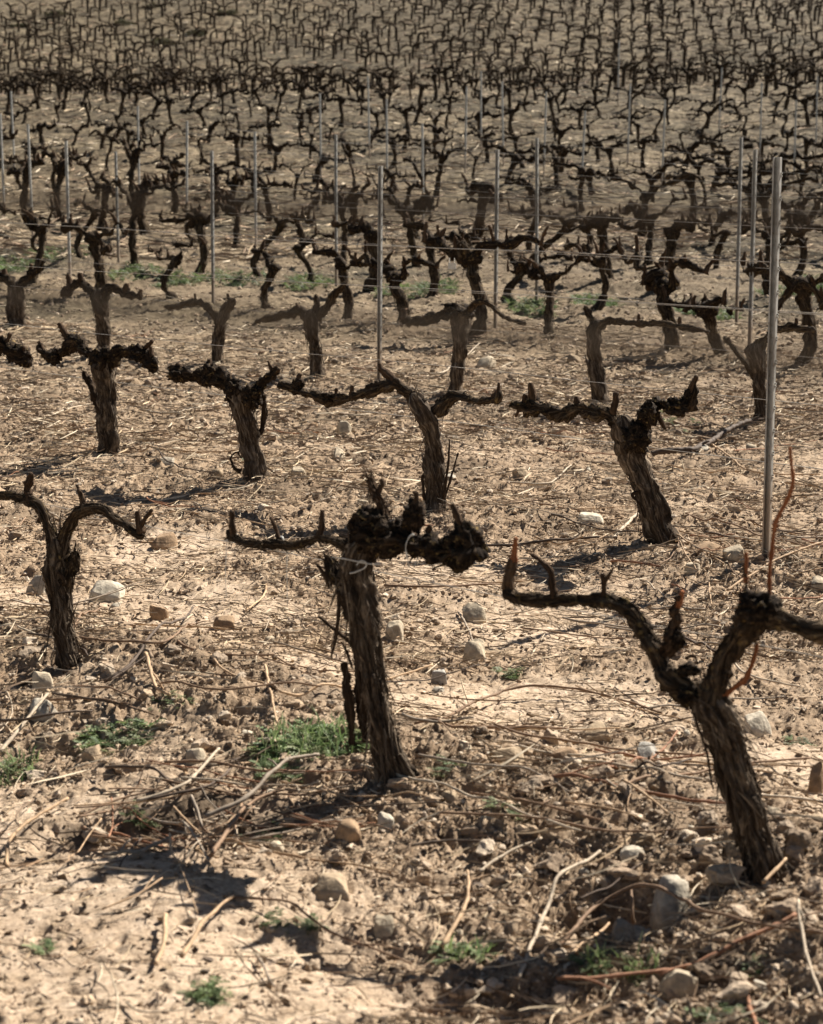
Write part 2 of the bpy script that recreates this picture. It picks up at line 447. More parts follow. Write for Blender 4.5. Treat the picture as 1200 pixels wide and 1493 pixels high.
def rot_z(v, a):
    c, s = math.cos(a), math.sin(a)
    return np.stack([v[:, 0]*c-v[:, 1]*s, v[:, 0]*s+v[:, 1]*c, v[:, 2]], 1)
def rand_rots(rng, n):
    q = rng.normal(size=(n, 4)); q /= np.linalg.norm(q, axis=1)[:, None]
    w, x, y, z = q.T
    return np.stack([np.stack([1-2*(y*y+z*z), 2*(x*y-z*w), 2*(x*z+y*w)], 1), np.stack([2*(x*y+z*w), 1-2*(x*x+z*z), 2*(y*z-x*w)], 1), np.stack([2*(x*z-y*w), 2*(y*z+x*w), 1-2*(x*x+y*y)], 1)], 1)

# ----------------------------------------------------------------- ground
def grid_ground():
    ang_near = np.linspace(-.46, .46, 1150)
    yr = [2.2]
    while yr[-1] < 26: yr.append(yr[-1]*1.0021+.0006)
    while yr[-1] < 190: yr.append(yr[-1]*1.006)
    yr = np.array(yr)
    A, Y = np.meshgrid(ang_near, yr); X = A*Y
    x, y = X.ravel(), Y.ravel()
    z = np.empty_like(x)
    for k in range(0, len(x), 200000): z[k:k+200000] = H(x[k:k+200000], y[k:k+200000])
    # fade micro relief at the seam with the coarse surround
    nr, nc = Y.shape
    V = np.stack([x, y, z], 1)
    i = np.arange(nr-1)[:, None]*nc; j = np.arange(nc-1)[None, :]
    Q = np.stack([i+j, i+j+1, i+nc+j+1, i+nc+j], -1).reshape(-1, 4)
    # coarse surround: same terrain carried out to the horizon, joined along the border
    ao = np.linspace(-.46, .46, 1150)
    return V, Q, nr, nc
V, Q, nr, nc = grid_ground()
vs, qs = [V], [Q]; nn_ = len(V)
def skirt(border_idx, outward):
    """extend the border of the fine sheet outwards in widening steps"""
    global nn_
    prev = np.asarray(border_idx)
    P = V[prev][:, :2]
    for k in outward:
        pts = k(P); z = base_h(pts[:, 0], pts[:, 1])+micro_h(pts[:, 0], pts[:, 1], False)
        vs.append(np.stack([pts[:, 0], pts[:, 1], z], 1))
        cur = nn_+np.arange(len(prev)); nn_ += len(prev)
        qs.append(np.stack([prev[:-1], prev[1:], cur[1:], cur[:-1]], 1)); prev = cur
    return prev
left = np.arange(nr)*nc; right = left+nc-1; near = np.arange(nc); far = (nr-1)*nc+np.arange(nc)
sd_steps = [.02, .06, .15, .35, .8, 2, 5, 14, 40, 120]
skirt(left, [lambda P, d=d: np.stack([P[:, 0]-d*(1+P[:, 1]*.02), P[:, 1]], 1) for d in sd_steps])
skirt(right[::-1], [lambda P, d=d: np.stack([P[:, 0]+d*(1+P[:, 1]*.02), P[:, 1]], 1) for d in sd_steps])
skirt(near[::-1], [lambda P, d=d: np.stack([P[:, 0]*(1+d*.5), P[:, 1]-d], 1) for d in [.05, .15, .4, 1, 2.2, 5, 12, 40]])
skirt(far, [lambda P, d=d: np.stack([P[:, 0]*(1+d/220), P[:, 1]+d], 1) for d in [4, 10, 25, 60, 120, 220]])
V = np.concatenate(vs); Q = np.concatenate(qs)
g = MB(); g.add(V, Q)
me = g.mesh('ground', True, False, False)
x, y = V[:, 0], V[:, 1]
rm = rough_mask(x, y)
nrow = (x+y)*S2
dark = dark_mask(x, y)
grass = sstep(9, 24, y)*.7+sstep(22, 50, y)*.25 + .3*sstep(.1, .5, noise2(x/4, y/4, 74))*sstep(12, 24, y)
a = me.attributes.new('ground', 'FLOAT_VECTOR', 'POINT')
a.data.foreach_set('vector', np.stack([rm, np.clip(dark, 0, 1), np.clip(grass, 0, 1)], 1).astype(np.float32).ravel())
me.materials.append(M['soil'])
ground = bpy.data.objects.new('ground', me); COL.objects.link(ground); tag(ground, kind='structure')

# ----------------------------------------------------------------- scattered ground cover (uncountable)
def scatter_pts(rng, n, y0, y1, dens, half=.34, power=1.0):
    """points spread evenly over the picture-near wedge, thinned by dens(x, y) in 0..1"""
    xs, ys, got = [], [], 0
    while got < n:
        k = n*2
        y = np.sqrt(rng.uniform(y0**2, y1**2, k)) if power == 1 else y0*(y1/y0)**rng.uniform(0, 1, k)
        x = rng.uniform(-half, half, k)*y
        keep = rng.uniform(0, 1, k) < dens(x, y)
        xs.append(x[keep]); ys.append(y[keep]); got += int(keep.sum())
    return np.concatenate(xs)[:n], np.concatenate(ys)[:n]

def make_clods():
    rng = np.random.default_rng(3); mb = MB()
    tmpl = {1: [rock_verts(rng, 1, 5, .42, .45) for _ in range(14)], 2: [rock_verts(rng, 2, 7, .36, .42) for _ in range(14)], 3: [rock_verts(rng, 3, 9, .34, .4) for _ in range(12)]}
    def put(n, y0, y1, s0, s1, sub, dens, cols, power, sink=.35):
        x, y = scatter_pts(rng, n, y0, y1, dens, power=power)
        z = H(x, y)
        s = s0*(s1/s0)**(rng.uniform(0, 1, n)**1.8)
        rots = rand_rots(rng, n); idx = rng.integers(0, len(tmpl[sub]), n)
        cc = np.asarray(cols)[rng.integers(0, len(cols), n)]*rng.uniform(.75, 1.2, (n, 1))*(1-.65*dark_mask(x, y))[:, None]  # clods darken with the soil below, painted shade included
        for t, (v, f) in enumerate(tmpl[sub]):
            w = np.nonzero(idx == t)[0]
            if not len(w): continue
            pv = np.einsum('nij,vj->nvi', rots[w], v)*(s[w][:, None, None]*rng.uniform(.75, 1.25, (len(w), 1, 3)))
            pv[:, :, 2] *= .72
            pv += np.stack([x[w], y[w], z[w]+s[w]*(.72*(1-sink)-.25)], 1)[:, None, :]
            F_ = (f[None]+np.arange(len(w))[:, None, None]*len(v)).reshape(-1, 3)
            mb.add(pv.reshape(-1, 3), None, F_, None, np.repeat(cc[w], len(v), 0))
    soil = [(.32, .235, .16), (.40, .305, .215), (.47, .375, .275), (.25, .18, .12), (.36, .265, .175)]
    rd = lambda x, y: .06+.94*rough_mask(x, y)**1.3
    put(420, 3.2, 7.5, .014, .04, 3, lambda x, y: rough_mask(x, y)**2*np.exp(-(((x+y)*S2-3.3)/.8)**2), soil, 0)
    put(200, 3.2, 14, .012, .036, 3, lambda x, y: rough_mask(x, y)**2, soil, 0)
    put(19000, 3.0, 13, .0042, .0135, 2, rd, soil, 0)
    put(14000, 7, 17, .006, .02, 1, rd, soil, 0)
    put(72000, 3.0, 16, .0024, .0075, 1, lambda x, y: .15+.85*rough_mask(x, y)**1.5, soil+[(.16, .11, .07), (.56, .45, .33)], 0)
    put(14000, 12, 32, .01, .034, 1, rd, soil, 0)
    return tag(mb.build('soil_clods', M['clod'], smooth=False), 'crumbs and clods of dry tan soil strewn over the ground', 'soil clods', kind='stuff')
make_clods()

def make_litter():
    rng = np.random.default_rng(5); mb = MB()
    def straw(n, y0, y1, l0, l1, w0, w1, dens, cols, lift, power=0, turn=.9):
        x, y = scatter_pts(rng, n, y0, y1, dens, power=power)
        L = l0*(l1/l0)**rng.uniform(0, 1, n); w = rng.uniform(w0, w1, n)
        a = np.where(rng.uniform(0, 1, n) < .55, -math.pi/4, 0)+rng.normal(0, turn, n)
        bend = rng.normal(0, .35, n)
        k = 5
        t = np.linspace(-.5, .5, k)
        ang = a[:, None]+bend[:, None]*t[None]*2
        dx = np.cos(ang)*L[:, None]/(k-1); dy = np.sin(ang)*L[:, None]/(k-1)
        px = x[:, None]+np.cumsum(dx, 1)-dx.sum(1, keepdims=True)/2; py = y[:, None]+np.cumsum(dy, 1)-dy.sum(1, keepdims=True)/2
        hz = H(px.ravel(), py.ravel(), False).reshape(px.shape)
        top = H(px.ravel(), py.ravel()).reshape(px.shape).max(1)
        tilt = rng.normal(0, .12, n)*L
        pz = np.maximum(hz*.4+top[:, None]*.6, hz)+rng.uniform(0, lift, n)[:, None]+np.abs(tilt)[:, None]*.5+tilt[:, None]*t[None]
        C = np.stack([px, py, pz], -1)
        nx, ny = -np.sin(ang), np.cos(ang)
        ww = w[:, None]*np.array([.5, 1, 1, .9, .4])[None]
        o1 = np.stack([nx*ww, ny*ww, 0*ww], -1); up = np.stack([0*ww, 0*ww, ww*1.2], -1)
        ring = np.stack([C-o1-up*.5, C+o1-up*.5, C+up], 2)          # n,k,3,3
        V = ring.reshape(-1, 3)
        base = (np.arange(n)[:, None, None]*k*3+np.arange(k-1)[None, :, None]*3)
        j = np.arange(3)[None, None]; j2 = (j+1) % 3
        Q = np.stack([base+j, base+j2, base+3+j2, base+3+j], -1).reshape(-1, 4)
        cc = np.asarray(cols)[rng.integers(0, len(cols), n)]*rng.uniform(.7, 1.2, (n, 1))
        mb.add(V, Q, None, None, np.repeat(cc, k*3, 0))
    pale = [(.54, .43, .29), (.46, .35, .22), (.40, .29, .175), (.60, .50, .36)]
    brown = [(.17, .11, .065), (.24, .155, .09), (.12, .08, .05), (.3, .2, .12)]
    rowd = lambda x, y: np.clip(.12+.9*np.exp(-(row_dist(x, y)/.55)**2)*sstep(-.3, .4, noise2(x/.5, y/.5, 81))+.5*sstep(.1, .5, noise2(x/.8, y/.8, 82)), 0, 1)
    ev = lambda x, y: .25+.75*rough_mask(x, y)
    straw(7500, 3.1, 14, .03, .16, .0006, .0016, rowd, pale+brown, .012)
    straw(14000, 3.1, 11, .01, .05, .0005, .0014, ev, pale+brown+brown, .004)
    straw(450, 3.1, 16, .12, .40, .0013, .0026, rowd, pale+brown, .02)
    straw(16000, 6.5, 17, .03, .16, .0008, .0021, lambda x, y: .35+.65*sstep(-.2, .4, noise2(x/.6, y/.6, 84)), pale+pale+brown, .012)
    straw(8000, 12, 20, .06, .24, .0016, .0042, lambda x, y: .3+.7*sstep(-.2, .4, noise2(x/.7, y/.7, 85)), pale+brown, .03)
    straw(10000, 10, 32, .05, .26, .0015, .0038, rowd, pale+pale+brown, .02)
    straw(15000, 28, 70, .15, .6, .004, .012, lambda x, y: .3+.7*sstep(0, .5, noise2(x/1.5, y/1.5, 83)), pale+brown, .05)
    straw(9000, 68, 125, .3, .9, .008, .018, lambda x, y: .3+.7*sstep(0, .5, noise2(x/3, y/3, 83)), pale+brown+brown+brown, .05)
    # curled scraps of dead leaf and bark
    n = 5200
    x, y = scatter_pts(rng, n, 3.1, 14, lambda x, y: np.clip(rowd(x, y)+.15, 0, 1), power=0)
    z = H(x, y); s = rng.uniform(.004, .014, n); rots = rand_rots(rng, n)
    t = np.array([[-1, -.6, .25], [0, -.75, -.1], [1, -.5, .3], [1.1, .5, .2], [0, .7, -.12], [-1, .55, .3]])
    pv = np.einsum('nij,vj->nvi', rots, t)*s[:, None, None]*rng.uniform(.6, 1.3, (n, 1, 3)); pv[:, :, 2] *= .6
    pv += np.stack([x, y, z+s*.3], 1)[:, None]
    q = np.array([[0, 1, 4, 5], [1, 2, 3, 4]])
    cc = np.asarray([(.09, .062, .042), (.14, .095, .06), (.22, .15, .09), (.33, .24, .15)])[rng.integers(0, 4, n)]*rng.uniform(.7, 1.2, (n, 1))
    mb.add(pv.reshape(-1, 3), (q[None]+np.arange(n)[:, None, None]*6).reshape(-1, 4), None, None, np.repeat(cc, 6, 0))
    return tag(mb.build('straw_litter', M['litter'], smooth=False), 'dry straw and dead scraps littering the soil', 'litter', kind='stuff')
make_litter()

# ----------------------------------------------------------------- stones
STONES = [  # px, py (foot of the stone), width px, height px, colour, label
 (978,1352,72,78,'grey','large upright grey limestone at the foot of the leaning forked vine'),
 (1103,1072,50,48,'white','pale angular limestone block right of the forked vine trunk'),
 (693,966,38,36,'cream','cream stone with a dark hollow at its left side on pale sand'),
 (578,940,34,32,'cream','cream wedge stone just right of the shaggy central trunk'),
 (691,908,40,30,'cream','rounded cream stone behind the sand patch, nearest the second row'),
 (62,1008,36,36,'cream','pointed pale stone in the shadow left of the slim double-armed vine'),
 (156,876,60,28,'white','flat whitish slab right of the slim double-armed vine'),
 (736,1118,64,26,'tan','long tan stone half buried in the sand between two trunks'),
 (824,1117,52,22,'rust','rusty orange flat stone in the trodden sand'),
 (868,1085,50,22,'tan','low tan stone lying behind the orange flat stone'),
 (945,1116,40,28,'bluegrey','smooth blue grey stone on the sand left of the leaning trunk'),
 (285,1114,34,28,'cream','pale stone beside the long green weed patch'),
 (134,1112,38,26,'tan','tan stone in front of the dark leafy weed tuft'),
 (563,1213,30,30,'white','small bright white stone in front of the shaggy central trunk'),
 (504,1232,46,30,'rust','squarish orange brown clod stone beside the small bright white stone'),
 (558,1366,40,38,'cream','pale stone with a dark notch in the long shadow of the leaning vine'),
 (995,1460,68,46,'cream','broad crumbly pale stone at the lower edge below the grey limestone'),
 (1110,1447,34,30,'grey','small round grey stone under the crossing brown cane'),
 (1192,1158,34,52,'rust','brown upright stone standing near the right trunk side'),
 (484,1312,68,30,'tan','long flat earthy stone among clods in front of the first row'),
 (925,1258,42,16,'white','thin white chip stone lying across the cut canes'),
 (1036,812,44,24,'rust','orange brown stone left of the steel post foot'),
 (1070,822,34,22,'cream','pale stone against the foot of the nearest steel post'),
 (760,698,28,16,'tan','small tan stone alone on bare soil between second row vines'),
 (501,634,24,20,'cream','pale stone nearest the long twisted vine arm'),
 (492,670,22,16,'cream','small pale stone below the long twisted vine arm'),
 (436,694,26,15,'cream','pale flat stone right of the stocky vine foot'),
 (708,536,34,18,'cream','pale stone beside a bleached cane past the second row'),
 (836,528,24,14,'tan','tan stone in front of the wrapped third row vine'),
 (862,764,40,20,'white','whitish low stone left of the thick leaning second row vine'),
 (1010,838,26,16,'cream','cream pebble stone below the thick leaning second row vine'),
 (230,904,32,26,'rust','reddish brown clod stone in the sand left of the bare stick'),
 (326,918,36,18,'rust','flat reddish stone right of the bare stick tip'),
 (236,802,44,26,'rust','dark orange clod stone under the drooping arm tip'),
 (641,998,28,24,'bluegrey','grey blue stone behind the cream stone with a hollow'),
 (655,1168,34,16,'tan','low tan stone right of the shaggy trunk foot'),
 (243,680,24,12,'white','small white stone between the two left second row vines'),
 (52,868,40,30,'grey','grey stone left of the slim double-armed vine'),
 (1195,862,28,24,'cream','cream stone beside the fallen canes right of the steel post'),
 (718,1202,40,14,'white','narrow white stone under crossing brown canes'),
 (530,1010,24,16,'cream','tiny cream stone beside the hanging bark plates'),
 (1072,1250,30,18,'tan','tan stone behind the leaning trunk foot'),
 (60,1052,52,30,'grey','flat grey slab under crossed sticks left of the dark weed tuft'),
 (655,700,26,14,'grey','grey pebble stone behind the curved second row vine'),
 (1130,1190,26,14,'cream','small cream stone right of the leaning trunk on trodden sand')]
SCOL = {'grey': (.40, .35, .275), 'white': (.52, .45, .345), 'cream': (.46, .375, .265), 'tan': (.38, .285, .185), 'rust': (.33, .22, .13), 'bluegrey': (.35, .32, .275)}
def stone(p, w, h, colr, rng, sub=4, dpt=None):
    v, f = rock_verts(rng, sub, 16, .10, .4)
    v = rot_z(v, rng.uniform(0, 6.3))
    v = v/np.abs(v).max(0); v = np.sign(v)*np.abs(v)**.72
    lean_ = rng.uniform(.1, .42)
    v = v*np.array([w/2, (dpt or w*.8)/2, h*.62])
    tp = 1-rng.uniform(.02, .2)*np.clip(v[:, 2]/(h*.62), 0, 1); v[:, 0] *= tp; v[:, 1] *= tp; v[:, 1] += lean_*(dpt or w*.8)*np.clip(v[:, 2]/(h*.62), 0, 1)
    v[:, 2] += h*.14
    mb = MB(); mb.add(v, None, f, None, np.asarray(colr)*rng.uniform(.9, 1.1))
    return mb.build('stone', M['stone'], loc=tuple(map(float, p)))
rng = np.random.default_rng(17)
for (px, py, w, h, c, lab) in STONES:
    p = G(px, py); k = p[1]/F
    tag(stone(p+np.array([0, w*k*.3, -h*k*.06]), w*k, h*k*1.28, SCOL[c], rng), lab, 'stone')
def little_stones(n, y0, y1, s0, s1, lab, grp):
    x, y = scatter_pts(rng, n, y0, y1, lambda x, y: .3+.7*rough_mask(x, y), half=.215, power=0)
    for i in range(n):
        s = s0*(s1/s0)**(rng.uniform()**2); p = (x[i], y[i], float(H(x[i], y[i])[0])-s*.12)
        cs = list(SCOL.values()); o = stone(p, s, s*rng.uniform(.45, .8), cs[[1, 2, 2, 3, 2, 4, 0][rng.integers(0, 7)]], rng, 2)
        tag(o, lab, 'stone', grp)
little_stones(120, 4.0, 9.5, .018, .05, 'small pale pebble in the crumbly soil around the first rows', 'pebbles strewn around the first two rows')
little_stones(90, 9.5, 17, .03, .09, 'pale fist-sized stone on the soil beyond the second row', 'stones strewn beyond the second row')

# ----------------------------------------------------------------- cut canes on the soil
CCOL = {'grey': (.27, .215, .16), 'pale': (.40, .32, .23), 'tan': (.40, .27, .16), 'brown': (.20, .125, .075), 'dark': (.085, .058, .04), 'red': (.27, .13, .07)}
def cane_mesh(pts, r, colr, rng, segs=8):
    pts = np.asarray(pts, float); o = pts[0].copy(); P = pts-o
    W = np.full(len(P), r)*np.linspace(1.05, .75, len(P))
    mb = MB()
    c, w = resample(P, W, .012)
    s = np.arange(len(c))*.012; nd = .085+.03*rng.uniform()
    w = w*(1+.32*np.exp(-(((s+rng.uniform(0, nd)) % nd-nd/2)/.008)**2))
    c = c + (r*.5)*np.stack([noise2(s*16, s*0+rng.uniform(0, 99), 4) for _ in range(3)], 1)
    tube(mb, c[::1], w, segs, .012, wart=.12, wsize=.01, col=colr)
    return mb, o
def cane(pts, r, colr, lab, grp=None, twig=0):
    mb, o = cane_mesh(pts, r, colr, rng)
    if twig:
        P = np.asarray(pts)-o
        for _ in range(twig):
            i = rng.integers(0, len(P)-1); b0 = P[i]+(P[i+1]-P[i])*rng.uniform(.2, .9); d = (P[i+1]-P[i]); d = d/np.linalg.norm(d)
            d = d+rng.normal(0, .7, 3)*np.array([1, 1, .35]); L = rng.uniform(.04, .14)
            tube(mb, [b0, b0+d*L*.5+[0, 0, .004], b0+d*L], [r*.6, r*.5, r*.35], 6, .015, col=colr)
    ob = mb.build('cut_cane', M['cane'], loc=tuple(map(float, o)))
    return tag(ob, lab, 'cane', grp)
def lay(pxs, w, lift):
    """picture points laid on the soil; the cane bridges the hollows"""
    pts = [G(*p) for p in pxs]
    fine, _ = resample(np.array(pts), np.ones(len(pts)), .04)
    hz = H(fine[:, 0], fine[:, 1]); 
    k = 5; hp = np.pad(hz, k, mode='edge'); hs = np.array([hp[i:i+2*k+1].max()*.5+hp[i:i+2*k+1].mean()*.5 for i in range(len(hz))])
    r = w*.36*fine[:, 1].mean()/F
    li = np.interp(np.linspace(0, 1, len(fine)), np.linspace(0, 1, len(lift)), lift)
    fine[:, 2] = hs+r*.6+li
    return fine[::2] if len(fine) > 6 else fine, r
CANES = [
 ([(755,1445),(810,1345),(845,1290),(875,1248)],9,'pale','long bleached cane propped against the hollow by the grey limestone',[0,.03,.05,.02],0),
 ([(815,1385),(880,1368),(950,1365),(1050,1375),(1200,1392)],9,'brown','long brown branch lying across in front of the large grey limestone',[.02,.05,.05,.04,.03],2),
 ([(1162,1365),(1165,1395),(1180,1435),(1197,1492)],8,'pale','pale forked cane crossing the brown branch at its right end',[.07,.03,.02,.02],1),
 ([(645,1395),(675,1345),(683,1310),(680,1275)],9,'tan','thick tan cane pointing up the slope left of the bleached cane',[0,.02,.02,.03],0),
 ([(610,1130),(700,1135),(800,1148),(845,1168)],6,'grey','straight grey cane starting right at the shaggy trunk foot',[.02,.02,.02,.0],0),
 ([(685,1160),(765,1185),(880,1210)],6,'brown','brown cane slanting down between the two big trunks',[.01,.02,.01],1),
 ([(825,1175),(900,1200),(965,1225)],5,'tan','tan cane ending at the crossing pile near the leaning trunk',[.01,.02,.01],0),
 ([(910,1155),(950,1195),(985,1225)],6,'tan','short tan cane lying steeply across two brown canes',[.03,.03,.02],0),
 ([(640,1205),(750,1215),(825,1230),(970,1232)],6,'brown','long level brown cane below the narrow white stone',[.01,.02,.02,.02],2),
 ([(645,1048),(740,1022),(825,1018),(920,1030),(965,1042)],6,'brown','curved brown cane arching across the pale sand patch',[.0,.02,.03,.02,0],1),
 ([(600,1245),(650,1242),(715,1237)],6,'dark','short dark cane in front of the shaggy trunk',[.01,.01,.01],0),
 ([(700,1280),(740,1255),(790,1238)],7,'pale','pale cane leaning upward to the level brown cane',[.0,.02,.03],0),
 ([(825,1415),(895,1375)],8,'tan','stubby tan cane under the long brown branch',[.01,.02],0),
 ([(925,1375),(922,1340),(920,1298)],7,'brown','short brown stick beside the large grey limestone',[.0,.05,.06],0),
 ([(1112,1305),(1145,1272)],8,'tan','short tan cane at the leaning trunk foot',[.01,.03],0),
 ([(10,1262),(15,1240),(45,1210),(100,1175)],8,'tan','hooked tan cane at the left edge below the dark weeds',[.0,.01,.02,.02],0),
 ([(150,1340),(200,1320),(237,1297)],5,'tan','thin tan twig on the smooth sand in front of the brush pile',[.01,.02,.03],1),
 ([(265,1395),(300,1360),(340,1320)],9,'tan','thick tan cane below the brush pile pointing right',[.0,.02,.02],0),
 ([(242,1350),(240,1385),(228,1415)],12,'tan','short thick stub standing in the sand below the brush pile',[.02,.02,.01],0),
 ([(300,1235),(360,1195),(425,1145),(465,1120)],9,'grey','long grey branch on top of the brush pile',[.03,.05,.05,.03],1),
 ([(310,1260),(360,1220),(415,1170)],9,'brown','brown branch lying under the long grey branch of the pile',[.02,.04,.04],1),
 ([(200,1205),(270,1165),(320,1120)],8,'pale','pale branch at the far side of the brush pile',[.03,.04,.05],0),
 ([(215,1200),(300,1165),(345,1127)],6,'dark','dark twig crossing under the pale branch of the pile',[.03,.03,.02],1),
 ([(155,1142),(215,1145),(260,1165)],7,'dark','dark bent cane left of the brush pile',[.02,.04,.02],0),
 ([(215,1210),(260,1245),(310,1277)],6,'grey','grey twig running down the front of the brush pile',[.04,.04,.02],1),
 ([(120,1215),(150,1240),(200,1252)],9,'brown','stout brown branch at the shaded front of the brush pile',[.02,.02,.01],1),
 ([(0,1075),(70,1077),(115,1060),(155,1047)],6,'dark','dark cane crossing the flat grey slab',[.02,.04,.03,.01],0),
 ([(0,1107),(30,1080),(80,1030)],8,'pale','pale stick standing over the flat grey slab',[.0,.03,.06],0),
 ([(70,1037),(150,1042),(225,1052)],5,'brown','brown cane above the dark leafy weed tuft',[.01,.03,.01],1),
 ([(235,1010),(325,1030),(425,1020),(490,1022)],5,'brown','long brown cane ending left of the hanging bark plates',[.02,.02,.03,.03],2),
 ([(240,1132),(300,1128),(395,1145),(470,1140)],6,'brown','reddish cane running behind the brush pile to the shaggy trunk',[.02,.03,.02,.02],0),
 ([(325,1310),(425,1340),(475,1380),(600,1415)],6,'brown','long brown cane running down into the shadow at the lower centre',[.01,.02,.01,.01],1),
 ([(280,1190),(288,1210),(296,1232)],7,'grey','short grey peg leaning in the brush pile',[.06,.03,.01],0),
 ([(185,1470),(210,1485),(280,1482)],5,'pale','pale bent cane at the lower edge of the smooth sand',[.01,.01,.01],0),
 ([(370,1395),(385,1420),(400,1442)],7,'grey','short grey cane near the lowest weed rosette',[.01,.02,.01],0),
 ([(153,1003),(200,967),(282,897)],6,'dark','straight dark stick slanting up over the sand right of the slim vine',[0,.02,.03],0),
 ([(160,1007),(190,985),(213,970)],4,'dark','thin dark twig beside the straight dark stick',[.0,.01,.03],0),
 ([(117,947),(200,945),(253,943),(290,927)],5,'brown','level brown cane passing under the straight dark stick',[.01,.01,.02,.02],1),
 ([(260,947),(283,957),(343,963),(400,970)],5,'brown','brown cane lying right of the straight dark stick',[.01,.01,.01,.01],0),
 ([(107,920),(125,912),(147,903)],5,'brown','short brown cane at the slim vine trunk side',[.01,.01,.02],0),
 ([(213,980),(233,1017),(263,1023)],8,'tan','bent tan branch with a bright bare end',[.05,.01,.0],1),
 ([(307,963),(327,987),(367,1003),(400,1010)],5,'tan','tan cane sloping down in the sand left of the shaggy trunk',[.01,.01,.01,.01],0),
 ([(107,1008),(160,1017),(207,1030)],5,'brown','brown cane in front of the slim vine foot',[.01,.02,.01],0),
 ([(77,1040),(160,1043),(213,1052)],5,'dark','dark cane just in front of the slim vine foot cane',[.03,.02,.01],1),
 ([(695,800),(840,795),(900,788)],6,'dark','long dark cane in front of the thick leaning second row vine',[.01,.02,.01],1),
 ([(895,789),(915,772),(934,755)],7,'pale','bleached cane leaning toward the thick leaning vine foot',[.0,.01,.03],0),
 ([(740,710),(800,712),(835,682)],4,'pale','pale curved cane on bare soil between two second row vines',[.01,.01,.02],0),
 ([(950,670),(1015,665),(1060,640),(1098,622)],11,'dark','thick dead grey branch lying behind the leaning second row vine',[.01,.02,.03,.04],1),
 ([(1020,640),(1090,690),(1195,700)],4,'tan','thin tan cane behind the nearest steel post',[.01,.01,.01],0),
 ([(1000,755),(1100,790),(1180,810)],4,'brown','brown cane passing the steel post foot',[.01,.02,.02],1),
 ([(1060,870),(1120,840),(1200,810)],5,'tan','tan cane rising to the right edge past the steel post foot',[.01,.02,.04],0),
 ([(560,860),(640,862),(730,860)],5,'brown','brown cane behind the lumpy right arm of the shaggy vine',[.01,.01,.01],1),
 ([(940,760),(1000,800),(1060,830)],4,'tan','tan cane slanting toward the steel post foot',[.01,.02,.0],0),
 ([(600,548),(650,545),(700,505)],4,'pale','bleached cane lying behind the second row beside a pale stone',[.01,.02,.03],0),
 ([(40,620),(100,600),(150,590)],4,'pale','pale cane left of the hunched black vine',[.01,.01,.01],0),
 ([(205,600),(260,607),(325,590)],4,'pale','pale cane left of the stocky second row vine',[.01,.01,.01],0)]
for (pp, w, c, lab, lift, tw) in CANES:
    P, r = lay(pp, w, lift)
    cane(P, r, np.array(CCOL[c])*rng.uniform(.9, 1.1), lab, None, tw)
def random_canes(n, y0, y1, lab, grp, dens, half=.225, rr=(.0022, .0048), ll=(.22, .85)):
    x, y = scatter_pts(rng, n, y0, y1, dens, half=half, power=0)
    for i in range(n):
        L = rng.uniform(*ll); a = (-math.pi/4 if rng.uniform() < .5 else rng.uniform(-.3, .3))+rng.normal(0, .75); bd = rng.normal(0, .5)
        t = np.linspace(-.5, .5, 9); ang = a+bd*t
        P = np.stack([x[i]+np.cumsum(np.cos(ang))*L/9, y[i]+np.cumsum(np.sin(ang))*L/9], 1)
        hz = H(P[:, 0], P[:, 1]); hs = np.maximum(hz, (hz.mean()+hz.max())/2*.8+hz*.2)
        r = rng.uniform(*rr)
        P = np.concatenate([P, (hs+r+rng.uniform(0, .015)+np.abs(t)*rng.uniform(-.02, .06))[:, None]], 1)
        c = CCOL[['grey', 'pale', 'tan', 'brown', 'brown', 'dark', 'red', 'tan'][rng.integers(0, 8)]]
        cane(P, r, np.array(c)*rng.uniform(.8, 1.2), lab, grp, int(rng.integers(0, 3)))
nd = lambda lo, hi: (lambda x, y: ((x+y)*S2 > lo)*((x+y)*S2 < hi)*(.25+.75*np.exp(-(row_dist(x, y)/.5)**2)))
random_canes(38, 3.6, 8, 'thin pruned cane fallen among the clods along the first row', 'pruned canes along the first row', nd(2.6, 5.2))
random_canes(75, 6, 13, 'thin pruned cane fallen on the strip along the second row', 'pruned canes along the second row', nd(5.2, 8.6))
random_canes(75, 10, 20, 'thin pruned cane lying on the soil beyond the second row', 'pruned canes beyond the second row', nd(8.6, 14.5))

bx_, by_ = G0(255, 1205)
random_canes(64, 4.2, 5.6, 'thin dark twig tangled in the brush pile left of the shaggy vine', 'twigs of the brush pile', lambda x, y: np.exp(-(((x-bx_)/.28)**2+((y-by_)/.2)**2)), .2, (.0014, .003), (.12, .5))
bx_, by_ = G0(1050, 850)
random_canes(22, 6.5, 9.0, 'thin twig in the loose heap behind the forked vine', 'twigs behind the forked vine', lambda x, y: np.exp(-(((x-bx_)/.5)**2+((y-by_)/.5)**2)), .2, (.0014, .003), (.15, .5))
# ----------------------------------------------------------------- vines
def Wp(px, py, Y0, X0, k):
    """a point seen at (px, py) on the upright plane through (X0, Y0) that runs along the row (k = 0: across the view)"""
    d = ray(px, py); t = (Y0+k*X0)/(d[1]+k*d[0])
    return np.array([d[0]*t, d[1]*t, HC+d[2]*t])

